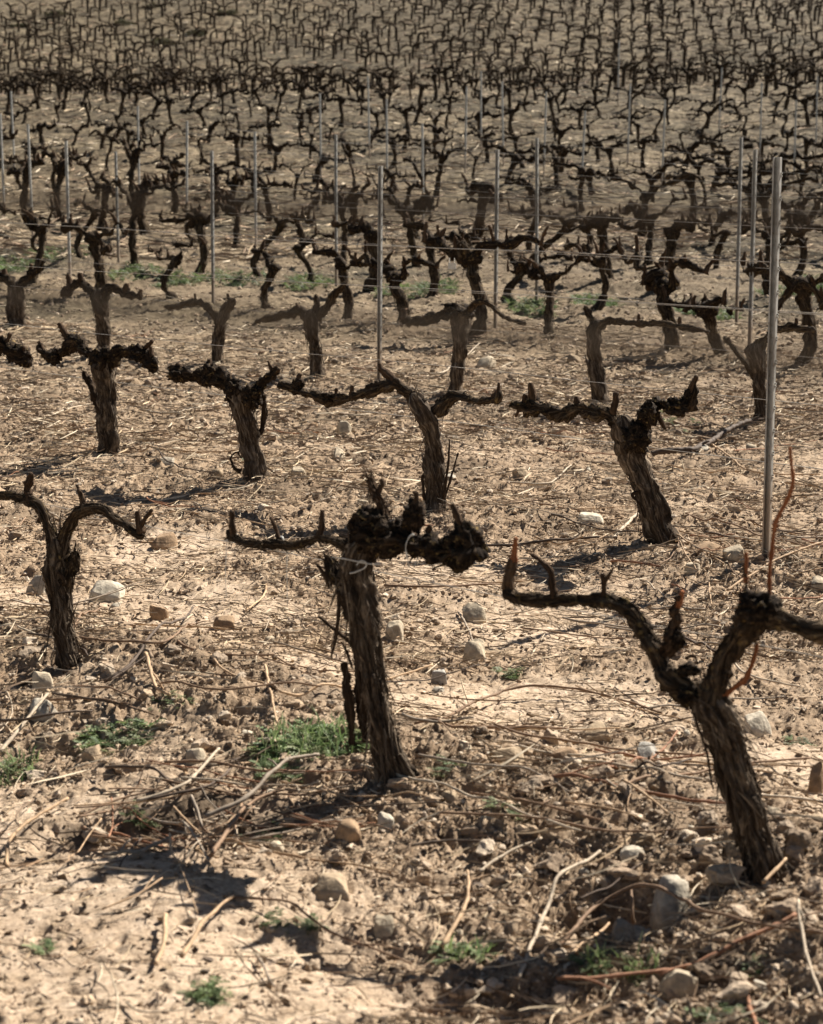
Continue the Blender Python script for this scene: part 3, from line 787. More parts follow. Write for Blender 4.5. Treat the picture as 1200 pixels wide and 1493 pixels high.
def sphere_lumps(mb, c, r, n, rng, size):
    """one gnarled outgrowth: a warty closed lump"""
    v, f = ico(4); v = v.copy(); o = rng.uniform(0, 90); sd = int(rng.integers(1, 9999))
    d = .5*noise3(v[:, 0]*1.5+o, v[:, 1]*1.5, v[:, 2]*1.5, sd)+.55*(.5-2*np.abs(noise3(v[:, 0]*2.6+o, v[:, 1]*2.6, v[:, 2]*2.6, sd+1)))+.3*(.5-2*np.abs(noise3(v[:, 0]*6+o, v[:, 1]*6, v[:, 2]*6, sd+2)))+.12*noise3(v[:, 0]*14+o, v[:, 1]*14, v[:, 2]*14, sd+4)
    v = v*(1+n*d)[:, None]*np.asarray(size)*r
    mb.add(v+np.asarray(c), None, f, v*.9+o)

def vine_from_photo(spec, rng):
    B = G(*spec['base']); B[2] = float(H(B[0], B[1], False)[0])
    root = empty('grape_vine', B); tag(root, spec['label'], 'grape vine', spec.get('group'))
    q = spec.get('q', 1.0); near = B[1] < 8
    sg, st = (72, .0045) if near else ((30, .009) if B[1] < 13 else (18, .016))
    def path(pts, Y0, X0, k):
        P = np.array([Wp(p[0], p[1], Y0, X0, k) for p in pts]); W = np.array([p[2]*.425*P[i, 1]/F for i, p in enumerate(pts)])
        return P-B, W
    P, W = path(spec['trunk'], B[1], B[0], spec.get('kt', 0.))
    dn = P[0].copy(); dn[2] -= .07
    P = np.concatenate([[dn+(0, 0, 0)], P]); W = np.concatenate([[W[0]*1.12], W])
    mb = MB()
    tube(mb, P, W, sg, st, ridge=.85, wart=.14, wsize=.016, twist=spec.get('twist', 2.2), round_end=True, kf=2.1, jit=.008, flakes=int(13500*np.linalg.norm(np.diff(P, axis=0), axis=1).sum()*W.mean()) if near else 150, fl=(.03, .13) if near else (.03, .11), fw=(.001, .0034) if near else (.0015, .004))
    tr = mb.build('trunk', M['bark'], root)
    top = P[-1]+B
    # peeling bark: ribbons that follow the trunk, lifting at their ends
    c, w = resample(P, W, .02)
    if spec.get('ribbons', 0):
        for kk in range(spec['ribbons']):
            L = int(rng.uniform(5, 14)); i0 = rng.integers(3, max(4, len(c)-L-1)); a = rng.uniform(0, 2*math.pi); tw = rng.normal(0, .03)
            pp, ww = [], []
            for j in range(min(L, len(c)-i0)):
                al = a+tw*j; e = abs(j/(L-1)-.5)*2
                o = w[i0+j]*(1.06+.22*e**3*rng.uniform(.3, 1.3))
                pp.append(c[i0+j]+np.array([math.cos(al)*o, math.sin(al)*o, 0])); ww.append(.0055*(1-.5*e))
            if len(pp) > 2:
                m2 = MB(); tube(m2, pp, ww, 8, .01, flat=.35, wart=.3, wsize=.008)
                m2.build('bark_ribbon', M['bark'] if rng.uniform() < .7 else M['strip'], tr)
    for lm in spec.get('lumps', []):
        px, py, r, sz = lm[:4]; kk = lm[4] if len(lm) > 4 else .8
        c0 = Wp(px, py, top[1], top[0], kk)-B; m2 = MB(); sphere_lumps(m2, c0, r*B[1]/F, .8, rng, sz); m2.build('burr', M['head'], root)
    for arm in spec.get('arms', []):
        a0 = arm['p'][0]; k = arm.get('k', .8)
        A = Wp(a0[0], a0[1], B[1], B[0], 0)
        P, W = path(arm['p'], A[1]+arm.get('dy', 0), A[0], k)
        mb = MB(); mat = M[arm.get('mat', 'arm')]
        tube(mb, P, W, max(14, int(sg*.7)), st*.9, ridge=.75*arm.get('ridge', 1), wart=arm.get('wart', .35), wsize=arm.get('ws', .022), twist=3, round_end=True, kf=1.8, jit=.006, flakes=(150 if near else 90), fl=(.012, .05), fw=(.001, .0035), lift=.009)
        ao = mb.build('arm', mat, root)
        for sp in arm.get('s', []):
            S, SW = path(sp['p'], A[1]+arm.get('dy', 0), A[0], k)
            mb = MB()
            if sp.get('mat') == 'cut':
                S, SW = resample(S, SW, .006); q_ = np.arange(len(S))*.006; SW = SW*(1+.38*np.exp(-(((q_+.02) % .062-.031)/.006)**2))*np.linspace(1.1, .8, len(S))
            tube(mb, S, SW, max(10, sg//3), st, ridge=.35, wart=sp.get('wart', .25), wsize=.012, jit=.004)
            mb.build('spur', M[sp.get('mat', 'spur')], ao)
    for ex in spec.get('extra', []):
        S, SW = path(ex['p'], B[1]+ex.get('dy', 0), B[0], ex.get('k', .0))
        mb = MB(); tube(mb, S, SW, ex.get('segs', 12), st, ridge=.3, wart=.25, wsize=.012, flat=ex.get('flat', 1), jit=.003)
        mb.build(ex['name'], M[ex.get('mat', 'strip')], root)
    return root

def sp(*p, mat='spur', wart=.3): return dict(p=list(p), mat=mat, wart=wart)
VINES = [
 dict(base=(98,974), label='slim first row vine with two bare arms curving apart from a split trunk', kt=0, twist=2.6, ribbons=9,
   trunk=[(106,974,42),(94,935,31),(90,895,28),(82,850,33),(83,815,37),(84,796,32),(83,782,22)],
   arms=[dict(p=[(82,812,26),(74,780,19),(64,752,17),(50,733,18),(30,727,16),(0,720,14),(-60,722,13)], s=[sp((44,735,17),(40,715,15),(46,690,9)), sp((60,748,9),(56,762,6))], wart=.2),
         dict(p=[(88,815,26),(92,785,20),(106,756,19),(124,743,20),(150,745,16),(178,763,15),(198,777,16),(210,782,17)], s=[sp((122,742,12),(117,724,8),(112,707,6)), sp((206,778,16),(203,760,11),(201,745,8)), sp((205,768,8),(214,753,7),(222,743,5))], wart=.2),
         dict(p=[(98,850,22),(106,822,20),(111,803,15)], wart=.4, mat='arm')],
   extra=[dict(name='loose_bark', p=[(84,833,6),(92,845,7),(95,852,5)], dy=-.05, k=0)]),
 dict(base=(572,1142), label='stout shaggy first row vine with a lumpy black head and hanging bark plates', twist=1.2, ribbons=22,
   trunk=[(578,1142,72),(562,1092,47),(550,1030,42),(540,970,41),(531,915,45),(523,868,51),(518,832,54),(523,806,50),(534,788,42)],
   lumps=[(526,768,22,(1,.9,1.15)),(545,757,19,(1.1,1,.8)),(552,790,21,(1,1,1.1)),(528,797,21,(1,.9,1)),(604,752,17,(1,1,1.15)),(637,802,19,(1.5,1,.8)),(681,786,22,(.95,1,1.15)),(602,792,16,(1.2,1,.7)),(662,808,15,(1.2,1,.7)),(574,772,15,(1.2,1,.8))],
   arms=[dict(p=[(515,815,30),(506,800,22),(488,791,17),(464,785,15),(434,794,15),(410,795,14),(387,792,14),(358,790,14),(336,782,15),(331,772,13)], wart=.25, mat='arm',
              s=[sp((464,786,13),(468,768,10),(470,744,8)), sp((408,792,9),(402,770,8),(395,754,8)), sp((340,784,12),(339,762,10),(338,745,8))]),
         dict(p=[(530,778,44),(560,782,40),(590,790,38),(620,798,44),(650,802,46),(678,797,44),(694,780,34)], wart=.75, ws=.02, mat='head',
              s=[sp((604,766,26),(606,748,22),(607,732,12),(606,717,9)), sp((684,780,26),(672,762,13),(665,748,11),(660,735,10)), sp((622,775,12),(628,766,8))]),
         dict(p=[(538,762,26),(556,744,14),(549,722,12),(540,700,11),(538,694,10)], wart=.25, mat='spur', k=.3, s=[sp((552,720,10),(557,706,9),(556,698,8))]),
         dict(p=[(505,845,24),(490,835,24),(478,818,20),(474,812,15)], wart=.4, mat='arm')],
   extra=[dict(name='loose_bark', p=[(493,862,7),(494,895,8),(489,930,7),(483,960,3)], dy=-.03), dict(name='loose_bark', p=[(462,822,4),(474,842,7),(480,858,3)], dy=-.02),
     dict(name='bark_plate', p=[(501,966,12),(506,1000,19),(510,1040,18),(513,1086,9)], dy=.03, flat=.2, segs=24), dict(name='bark_plate', p=[(520,966,9),(524,1000,16),(529,1045,17),(533,1082,9)], dy=.05, flat=.2, segs=24),
     dict(name='thread', p=[(331,786,1.6),(329,830,1.3),(330,872,1)], k=.8, mat='TIE'), dict(name='thread', p=[(419,796,1.6),(418,840,1.3),(419,884,1)], k=.8, mat='TIE'), dict(name='tie', p=[(336,792,3),(342,776,4),(350,790,3)], k=.8, dy=-.012, mat='TIE'), dict(name='tie', p=[(404,803,3),(410,784,4),(416,800,3)], k=.8, dy=-.012, mat='TIE'),
     dict(name='bark_plate', p=[(528,960,7),(531,1000,9),(534,1050,7)], dy=.04, flat=.3),
     dict(name='dead_twig', p=[(464,898,5),(480,912,7),(498,925,8),(516,942,7)], dy=.05), dict(name='dead_twig', p=[(498,935,3),(508,955,5),(514,975,3)], dy=.0),
     dict(name='loose_bark', p=[(582,1100,10),(592,1120,12),(606,1140,8)], dy=-.03, mat='bark'),
     dict(name='tie', p=[(484,812,2),(505,816,2.4),(528,820,2.6),(545,822,2.4),(562,824,2)], dy=-.085, mat='TIE'), dict(name='tie', p=[(520,824,2),(526,816,2.4),(534,820,2.4),(531,828,2.4),(510,836,2.6)], dy=-.088, mat='TIE'),
     dict(name='tie', p=[(597,828,2),(592,800,2.6),(596,785,2.6),(603,779,5)], dy=-.16, mat='TIE'), dict(name='tie', p=[(603,828,2),(609,814,2.4)], dy=-.15, mat='TIE')]),
 dict(base=(1112,1270), label='leaning first row vine forking into a wide Y with red shoots', twist=1.4, ribbons=20, kt=.0,
   trunk=[(1116,1272,64),(1098,1210,58),(1080,1150,56),(1062,1095,57),(1048,1055,60),(1036,1028,62),(1030,1008,46)],
   lumps=[(1006,1015,20,(1,1,.8)),(1002,976,15,(1,1,.7)),(1104,884,24,(1.2,1,.9)),(1118,890,16,(1,1,1)),(984,930,15,(1,1,1.1))],
   arms=[dict(p=[(1036,1030,46),(1010,1010,44),(983,993,42),(962,962,34),(947,930,30),(932,906,29),(910,885,27),(882,876,24),(848,876,22),(805,876,22),(770,873,22),(745,868,24),(738,858,20)], wart=.3, mat='arm', k=.75,
              s=[sp((741,866,26),(745,840,22),(748,815,15)), sp((748,822,11),(750,800,10),(752,784,9),mat='cut',wart=.1), sp((808,872,13),(805,850,13),(802,832,12),(790,820,9),(776,808,7)), sp((880,872,10),(879,850,9),(878,836,7)), sp((880,852,8),(888,840,6),(894,828,5)),
                 sp((955,958,30),(972,948,32),(983,925,28),(985,898,21),(990,868,12),wart=.5), sp((988,885,11),(992,870,11),(995,862,10),mat='cut',wart=.1), sp((1000,960,6),(1012,955,5),(1018,968,4))]),
         dict(p=[(1040,1030,46),(1046,1000,42),(1050,970,38),(1068,940,40),(1090,915,46),(1112,902,44),(1140,905,36),(1170,915,34),(1200,922,34),(1260,935,32),(1330,935,28)], wart=.3, mat='arm', k=.75,
              s=[sp((1086,915,12),(1089,870,10),(1087,838,9),(1084,822,7)), sp((1079,922,5),(1078,885,4.5),(1080,858,4.5),mat='cut',wart=.1), sp((1087,850,7),(1089,820,7),(1087,806,6),mat='cut',wart=.1),
                 sp((1120,895,10),(1122,860,8),(1123,817,8),(1130,770,8.5),(1146,735,8),(1155,702,8),(1153,668,7),(1152,652,7),mat='cut',wart=.1),
                 sp((1050,1017,10),(1068,1002,9),(1087,988,9),(1098,962,8),(1104,938,8),mat='cut',wart=.15)])],
   extra=[dict(name='loose_bark', p=[(1012,1040,5),(1028,1090,6),(1040,1150,4)], dy=-.04)]),
 dict(base=(156,665), label='black second row vine with stubby crooked arms, leftmost of its row', twist=2, ribbons=7,
   trunk=[(157,665,42),(158,630,31),(157,590,29),(155,560,31),(152,535,34),(150,518,24)],
   lumps=[(150,522,16,(1,1,1)),(205,517,12,(1.3,1,.8)),(80,520,11,(1.2,1,1))],
   arms=[dict(p=[(150,535,26),(135,522,22),(115,503,19),(98,505,20),(80,520,18),(65,515,14),(58,500,11)], mat='head', wart=.7, s=[sp((112,503,18),(98,492,15),(90,478,12),(86,472,9)), sp((62,512,10),(57,498,8))]),
         dict(p=[(155,530,24),(175,515,20),(198,515,24),(215,525,22),(230,537,14)], mat='head', wart=.7, s=[sp((204,512,10),(213,506,8),(223,497,6)), sp((222,520,8),(219,505,6))]),
         dict(p=[(148,600,16),(138,575,14),(128,555,12),(122,540,9)], mat='strip', wart=.3)]),
 dict(base=(-40,640), label='vine at the left border whose black arm reaches into the second row', twist=2, ribbons=3,
   trunk=[(-40,641,42),(-41,600,32),(-40,560,32),(-38,535,30)],
   arms=[dict(p=[(-38,545,26),(-20,525,22),(0,505,22),(18,512,24),(36,522,22),(44,517,14)], mat='head', wart=.7, s=[sp((6,506,10),(12,494,8),(15,486,6)), sp((30,515,12),(36,506,9))]), dict(p=[(-42,540,24),(-70,520,18),(-100,515,14)], mat='head', wart=.6)]),
 dict(base=(370,700), label='stocky second row vine with a burly left arm and a hooked twig', twist=1.6, ribbons=9,
   trunk=[(371,700,40),(366,665,33),(361,630,34),(355,600,40),(350,578,42),(346,562,32)],
   lumps=[(345,570,16,(1,1,1)),(312,545,15,(1.2,1,.9)),(260,545,13,(1,1,.9)),(370,580,14,(1,1,1))],
   arms=[dict(p=[(348,580,34),(335,562,28),(318,550,26),(295,548,22),(272,548,23),(254,543,18),(250,532,12)], mat='head', wart=.65, s=[sp((312,545,14),(306,533,10),(305,524,7)), sp((262,540,12),(258,530,9)), sp((336,560,9),(334,545,6))]),
         dict(p=[(362,585,26),(374,570,20),(388,556,18),(399,545,15),(404,534,11)], mat='head', wart=.5, s=[sp((398,545,9),(394,534,7),(391,526,5)), sp((400,545,7),(408,538,5))]),
         dict(p=[(384,575,8),(385,600,8),(383,622,8),(375,638,7),(366,645,5)], mat='strip', wart=.2, k=.2)],
   extra=[dict(name='dead_twig', p=[(351,688,8),(342,682,6),(336,668,4),(345,659,3),(352,668,3)], dy=-.04)]),
 dict(base=(634,746), label='curved second row vine whose long twisted arm reaches far left', twist=2, ribbons=9,
   trunk=[(634,747,42),(636,710,36),(634,675,34),(629,640,33),(622,610,34),(610,588,31),(600,574,22)],
   lumps=[(435,562,9,(1,1,1.1)),(480,580,10,(1.3,1,.8))],
   arms=[dict(p=[(612,592,26),(597,575,22),(578,562,20),(556,566,18),(530,573,18),(505,580,17),(478,583,20),(452,575,15),(428,566,15),(405,560,13)], mat='arm', wart=.4, k=.75,
              s=[sp((578,560,18),(566,547,14),(556,538,10),(553,530,6)), sp((436,565,14),(436,552,12),(438,545,8)), sp((512,576,8),(514,562,6)), sp((490,580,8),(491,566,6))]),
         dict(p=[(636,600,22),(650,585,20),(672,578,13),(700,586,12),(725,580,15),(728,568,8)], mat='arm', wart=.35, k=.7, s=[sp((720,580,11),(726,570,9),(728,558,6))])],
   extra=[dict(name='dead_twig', p=[(646,728,6),(652,690,5),(655,655,3),(655,640,3)], dy=-.05), dict(name='dead_twig', p=[(648,725,4),(658,695,4),(668,660,3)], dy=-.04), dict(name='dead_twig', p=[(620,735,6),(616,700,5),(618,690,3)], dy=-.03)]),
 dict(base=(965,795), label='thick leaning second row vine with a burnt black head and spread arms', twist=1.5, ribbons=12,
   trunk=[(967,796,48),(955,760,42),(946,725,41),(937,695,43),(925,665,46),(915,640,46),(908,618,38),(905,605,24)],
   lumps=[(925,640,19,(1,1,1)),(945,605,15,(1,1,1.1)),(778,590,12,(1,1,1.2)),(985,592,14,(1.3,1,.9))],
   arms=[dict(p=[(908,632,30),(895,610,26),(870,602,22),(845,595,22),(815,602,22),(790,598,22),(765,595,20),(742,592,13)], mat='arm', wart=.55, k=.75, s=[sp((778,592,20),(775,572,14),(774,558,8)), sp((764,590,10),(767,575,8)), sp((842,592,12),(841,578,8)), sp((895,605,15),(898,585,13),(900,572,10)), sp((757,597,6),(752,608,4))]),
         dict(p=[(930,640,34),(938,612,32),(945,592,28),(962,588,22),(982,594,26),(1000,590,24),(1010,572,16),(1014,560,11)], mat='head', wart=.6, k=.75, s=[sp((1005,580,13),(1010,562,10),(1016,548,7)), sp((986,600,12),(998,606,10)), sp((950,590,10),(962,610,9),(970,626,5))])],
   extra=[dict(name='loose_bark', p=[(935,715,4),(922,722,5),(932,735,4),(940,755,3)], dy=-.04), dict(name='loose_bark', p=[(975,770,5),(985,785,5),(990,797,3)], dy=-.03)]),
]
ROW3 = [
 dict(base=(20,478), label='squat thick third row vine at the left border', ribbons=3,
   trunk=[(22,480,30),(23,455,28),(24,430,29),(24,408,22)], arms=[dict(p=[(22,415,20),(5,405,17),(-20,400,15),(-50,395,12)], mat='head', wart=.5, s=[sp((8,404,10),(6,392,8))]), dict(p=[(28,418,17),(42,404,16),(58,390,12),(64,380,8)], mat='head', wart=.5, s=[sp((44,402,9),(46,385,7))])]),
 dict(base=(152,518), label='tall third row vine standing behind the black second row vine', ribbons=3,
   trunk=[(152,519,26),(151,490,23),(148,462,25),(145,440,25),(147,420,17)], arms=[dict(p=[(146,445,21),(134,425,17),(116,412,16),(100,424,15),(88,430,11)], mat='head', wart=.5, s=[sp((118,412,12),(116,398,9)), sp((102,420,10),(99,400,8))]), dict(p=[(150,440,17),(160,420,15),(180,427,14),(206,433,12)], mat='head', wart=.5, s=[sp((184,427,14),(185,413,9)), sp((204,432,8),(205,422,6))])]),
 dict(base=(318,530), label='forked third row vine whose left arm droops beside the thin post', ribbons=3,
   trunk=[(317,530,19),(318,505,17),(321,480,17),(326,458,17),(332,440,12)], arms=[dict(p=[(318,470,13),(305,450,12),(285,440,11),(262,446,9),(240,448,7)], wart=.4, s=[sp((286,439,6),(284,428,4))]), dict(p=[(328,455,14),(336,442,14),(343,436,9)], wart=.4, s=[sp((334,440,6),(332,428,4))])]),
 dict(base=(461,547), label='third row vine flaring into a broad split head', ribbons=4,
   trunk=[(463,548,27),(460,520,22),(457,495,24),(454,470,28),(455,450,22)], arms=[dict(p=[(455,475,18),(440,455,16),(420,458,14),(395,464,12),(372,468,9)], wart=.35, s=[sp((438,456,8),(432,442,5))]), dict(p=[(462,465,18),(475,448,14),(490,428,12),(505,412,8)], wart=.35, s=[sp((478,445,8),(484,432,5))]), dict(p=[(458,460,14),(462,440,9),(460,428,6)], wart=.3)]),
 dict(base=(666,577), label='straight third row vine with a fat dark head below a white tag', ribbons=4,
   trunk=[(663,578,32),(666,545,25),(669,510,25),(671,480,28),(670,458,32),(668,445,20)], lumps=[(668,455,16,(1.3,1,.8))],
   arms=[dict(p=[(664,460,20),(645,458,17),(620,466,17),(600,470,16),(585,465,13)], mat='head', wart=.45, s=[sp((590,466,15),(588,450,12))]), dict(p=[(675,458,18),(700,440,11),(720,450,8),(742,465,7),(768,472,6)], wart=.35, s=[sp((704,441,6),(706,430,4))])],
   ),
 dict(base=(876,590), label='third row vine with pale peeling trunk bending into a long right arm', ribbons=6,
   trunk=[(876,592,27),(872,565,24),(868,535,24),(864,505,24),(866,480,23),(874,466,16)], arms=[dict(p=[(868,478,19),(890,468,14),(925,471,13),(960,472,12),(1000,476,10),(1035,484,9)], wart=.35, s=[sp((930,470,7),(932,458,5)), sp((990,474,7),(992,462,5))]), dict(p=[(868,478,13),(862,462,11),(852,446,8)], wart=.35)]),
 dict(base=(1108,612), label='flaring third row vine behind the nearest steel post', ribbons=4,
   trunk=[(1112,612,24),(1110,580,22),(1107,550,24),(1104,520,30),(1104,498,24)], arms=[dict(p=[(1106,560,11),(1090,535,10),(1072,510,9),(1055,490,7)], wart=.3, s=[sp((1066,502,5),(1062,492,4))]), dict(p=[(1108,505,18),(1130,482,13),(1160,478,13),(1190,482,10)], wart=.35, s=[sp((1160,476,7),(1162,464,5))])]),
]
M['TIE'] = M['tie']
vr = np.random.default_rng(23)
placed = []
for s in VINES+ROW3:
    o = vine_from_photo(s, vr); placed.append((o.location.x, o.location.y))

# generic pruned vines: 12 shapes, then copies along the rows
def gen_vine(rng, lod):
    """local x runs along the row"""
    sg, st = {0: (16, .022), 1: (9, .04), 2: (5, .08)}[lod]; fat = (1, 1.0, 1.4)[lod]
    wb = .75 if lod < 2 else 0
    parts = []
    Ht = rng.uniform(.34, .62); lean = rng.normal(0, (.09, .06, .03)[lod], 2); bow = rng.normal(0, (.03, .02, .008)[lod], 2)
    r0 = rng.uniform(.03, .056)*fat
    P = [(0, 0, -.06), (0, 0, .0)]; W = [r0*1.3, r0*1.2]
    for t in (.25, .5, .75, 1.0):
        P.append((lean[0]*t+bow[0]*math.sin(t*5), lean[1]*t+bow[1]*math.sin(t*4), Ht*t)); W.append(r0*(1.0-.18*math.sin(t*3)+(.18 if t == 1 else 0))*rng.uniform(.9, 1.1))
    P = np.array(P); mb = MB(); tube(mb, P, W, sg, st, ridge=.7 if lod < 2 else 0, wart=wb*.5, wsize=.03, round_end=True, kf=1.7, flakes=(50, 14, 0)[lod], fl=(.03, .1), fw=(.002, .005))
    parts.append(('trunk', mb, 'arm', []))
    top = P[-1]
    if lod < 2:
        mb = MB(); v, f = ico(2); d = noise3(v[:, 0]*1.7+rng.uniform(0, 50), v[:, 1]*1.7, v[:, 2]*1.7, 8); v = v*(1+.55*d)[:, None]*r0*1.25*np.array([1.2, 1, 1]); mb.add(v+top-[0, 0, .015], None, f, v); parts.append(('burr', mb, 'head', []))
    kind = rng.integers(0, 4)
    sides = [-1, 1] if kind < 3 else [rng.choice([-1, 1])]
    if rng.uniform() < .38: sides.append(rng.choice([-1, 1])*.5)
    for sd in sides:
        L = rng.uniform(.32, .66)*(1, 1.15, .9)[lod]*(.7 if abs(sd) < 1 else 1); rise = {0: .03, 1: .16, 2: -.02, 3: .08}[int(kind)]+rng.uniform(-.1, .17)
        r = r0*rng.uniform(.55, .72); k = 6
        A = [top-[0, 0, .05*rng.uniform(.3, 2)]]; 
        for i in range(1, k+1):
            t = i/k
            A.append(top+np.array([sd/abs(sd)*L*t*(1 if abs(sd) == 1 else .6), rng.normal(0, (.035, .03, .012)[lod])+(.12*t*sd if abs(sd) < 1 else 0), rise*math.sin(t*1.9)+rng.normal(0, (.028, .022, .008)[lod])-.02*t]))
        A = np.array(A); W = r*(1-.42*np.linspace(0, 1, k+1))*rng.uniform(.75, 1.4, k+1); W[-1] *= 1.2
        mb = MB(); tube(mb, A, W, max(4, int(sg*.8)), st, ridge=.6 if lod < 2 else 0, wart=wb, wsize=.04, round_end=True, kf=1.5, flakes=(40, 12, 0)[lod], fl=(.02, .06), fw=(.002, .005))
        spurs = []
        ns = int(rng.integers(2, 5)) if lod < 2 else int(rng.integers(2, 4))
        for i in range(ns):
            t = (i+1)/ns; q = A[min(k, int(round(t*k)))]
            l = rng.uniform(.05, .13); tl = rng.normal(0, .35, 2)
            m2 = MB() if lod < 2 else mb
            mid = q+np.array([tl[0]*l*.3, tl[1]*l*.4, l*.5])
            tube(m2, [q-[0, 0, .01], mid, q+np.array([tl[0]*l, tl[1]*l, l])], [r*.62, r*.5, r*.26], max(4, sg//2), st*.8, wart=wb*.7, wsize=.02)
            if lod < 2: spurs.append(m2)
        parts.append(('arm', mb, 'head' if rng.uniform() < .7 else 'arm', spurs))
    return parts
def variant_meshes(rng, lod, join_spurs):
    out = []
    for (nm, mb, mt, spurs) in gen_vine(rng, lod):
        if join_spurs:
            for s2 in spurs:
                off = mb.n
                for v_, b_, c_ in zip(s2.v, s2.bk, s2.col): pass
                mb.v += s2.v; mb.bk += s2.bk; mb.col += s2.col
                mb.q += [q_+off for q_ in s2.q]; mb.t += [t_+off for t_ in s2.t]; mb.n += s2.n
            spurs = []
        me = mb.mesh(nm, True, True, False); me.materials.append(M[mt])
        sm = []
        for s2 in spurs:
            m2 = s2.mesh('spur', True, True, False); m2.materials.append(M['spur']); sm.append(m2)
        out.append((nm, me, sm))
    return out
gr = np.random.default_rng(41)
VAR0 = [variant_meshes(gr, 0, False) for _ in range(16)]
VAR1 = [variant_meshes(gr, 1, True) for _ in range(24)]
def place_variant(var, x, y, rz, sc, label, group):
    z = float(H(x, y, False)[0])
    e = empty('grape_vine', (x, y, z), rz); e.scale = (sc, sc, sc*random.uniform(.9, 1.12)); tag(e, label, 'grape vine', group)
    for (nm, me, sm) in var:
        o = bpy.data.objects.new(nm, me); COL.objects.link(o); o.parent = e
        for m2 in sm:
            s = bpy.data.objects.new('spur', m2); COL.objects.link(s); s.parent = o
    return e

# positions: the front field (rows at 45 degrees to the view)
front = []
ROW4 = [50, 146, 255, 388, 505, 585, 690, 802, 980, 1056, 1180]   # where row four stands in the photo
for ri in range(4, len(ROW_N)):
    n = ROW_N[ri]
    ph = gr.uniform(0, 1.35)
    for s in np.arange(-60, 60, 1.16):
        if gr.uniform() < .04: continue
        ss = s+ph+gr.normal(0, .09); nn = n+gr.normal(0, .06)
        x = (nn+ss)*S2; y = (nn-ss)*S2
        if y < 4 or y > 66 or abs(x/y) > .222: continue
        if ri == 4: continue
        front.append((y, x))
for px in ROW4:
    # walk along the row until the point projects to px
    best = min(np.arange(-30, 10, .02), key=lambda s: abs(((ROW_N[4]+s)*S2)/((ROW_N[4]-s)*S2)-(px-600)/F*1.0))
    x = (ROW_N[4]+best)*S2; y = (ROW_N[4]-best)*S2
    front.append((y+gr.normal(0, .15), x))
front.sort()
hill = []
for j in range(0, 62):
    for i in range(-90, 91):
        if gr.uniform() < .06: continue
        a = i*.74+gr.normal(0, .09)+(j*.17 % .74); bb = 72+j*1.62+gr.normal(0, .1)
        x = a; y = bb+.16*a+1.2*math.sin(a/9+j*.05)
        if noise2(np.array([x/8.]), np.array([y/12.]), 91)[0] > .27 and x < 4+3*math.sin(y): continue
        if y < 67 or abs(x/y) > .28 or y > 170: continue
        hill.append((y, x))
hill.sort()
inview = lambda y, x: abs(x/y) < .214 and 78 < y < 150
budget = 296-len(front)-len(VINES)-len(ROW3)
FRONT_N = len(front)
def front_label(i, y, n):
    ri = int(np.argmin(np.abs(ROW_N-n)))
    if ri == 4: return 'black pruned vine of the fourth row behind the peeling third row trunks', 'vines of the fourth row'
    if ri in (5, 6): return 'black pruned vine beside the green weed strip behind the fourth row', 'vines behind the fourth row'
    if y < 46: return 'small black pruned vine in the middle rows among the thin posts', 'vines of the middle rows'
    return 'tiny dark pruned vine crowded along the crest of the field', 'vines along the crest'
for i, (y, x) in enumerate(front):
    n = (x+y)*S2
    lab, grp = front_label(i, y, n)
    rz = -math.pi/4+gr.normal(0, .22)+(math.pi if gr.uniform() < .5 else 0)
    near_ = n < 24
    if i >= 284: hill.append((y, x)); continue
    var = VAR0[gr.integers(0, 16)] if near_ else VAR1[gr.integers(0, 24)]
    place_variant(var, x, y, rz, gr.uniform(.95, 1.32)*(1.12 if near_ else 1 if y < 42 else .92), lab, grp)
# the far slope: the nearest in view stand as things, the rest is one mass
k = 0; mass = MB()
FV = [gen_vine(gr, 2) for _ in range(16)]
FVm = []
for pv in FV:
    t = MB()
    for (nm, mb, mt, _) in pv:
        off = t.n; t.v += mb.v; t.q += [q_+off for q_ in mb.q]; t.t += [t_+off for t_ in mb.t]; t.n += mb.n
    FVm.append((np.concatenate(t.v), np.concatenate(t.q), np.concatenate(t.t)))
for (y, x) in hill:
    rz = gr.uniform(-.6, .6)+(math.pi if gr.uniform() < .5 else 0)+math.pi/2*(gr.uniform() < .3)
    if k < budget and inview(y, x):
        place_variant(VAR1[gr.integers(0, 24)], x, y, rz, gr.uniform(.8, 1.05), 'faint little vine at the foot of the far slope past the crest', 'vines at the foot of the far slope'); k += 1
    else:
        v, q, t = FVm[gr.integers(0, 16)]; s = gr.uniform(.76, 1.12)
        w = rot_z(v*s, rz); w = w+np.array([x, y, float(base_h(np.array([x]), np.array([y]))[0])])
        mass.add(w, q, t)
mo = mass.build('distant_vines', M['arm']); tag(mo, 'countless tiny pruned vines covering the far slope', 'grape vines', kind='stuff')
print('front', FRONT_N, 'hill things', k, 'hill', len(hill))

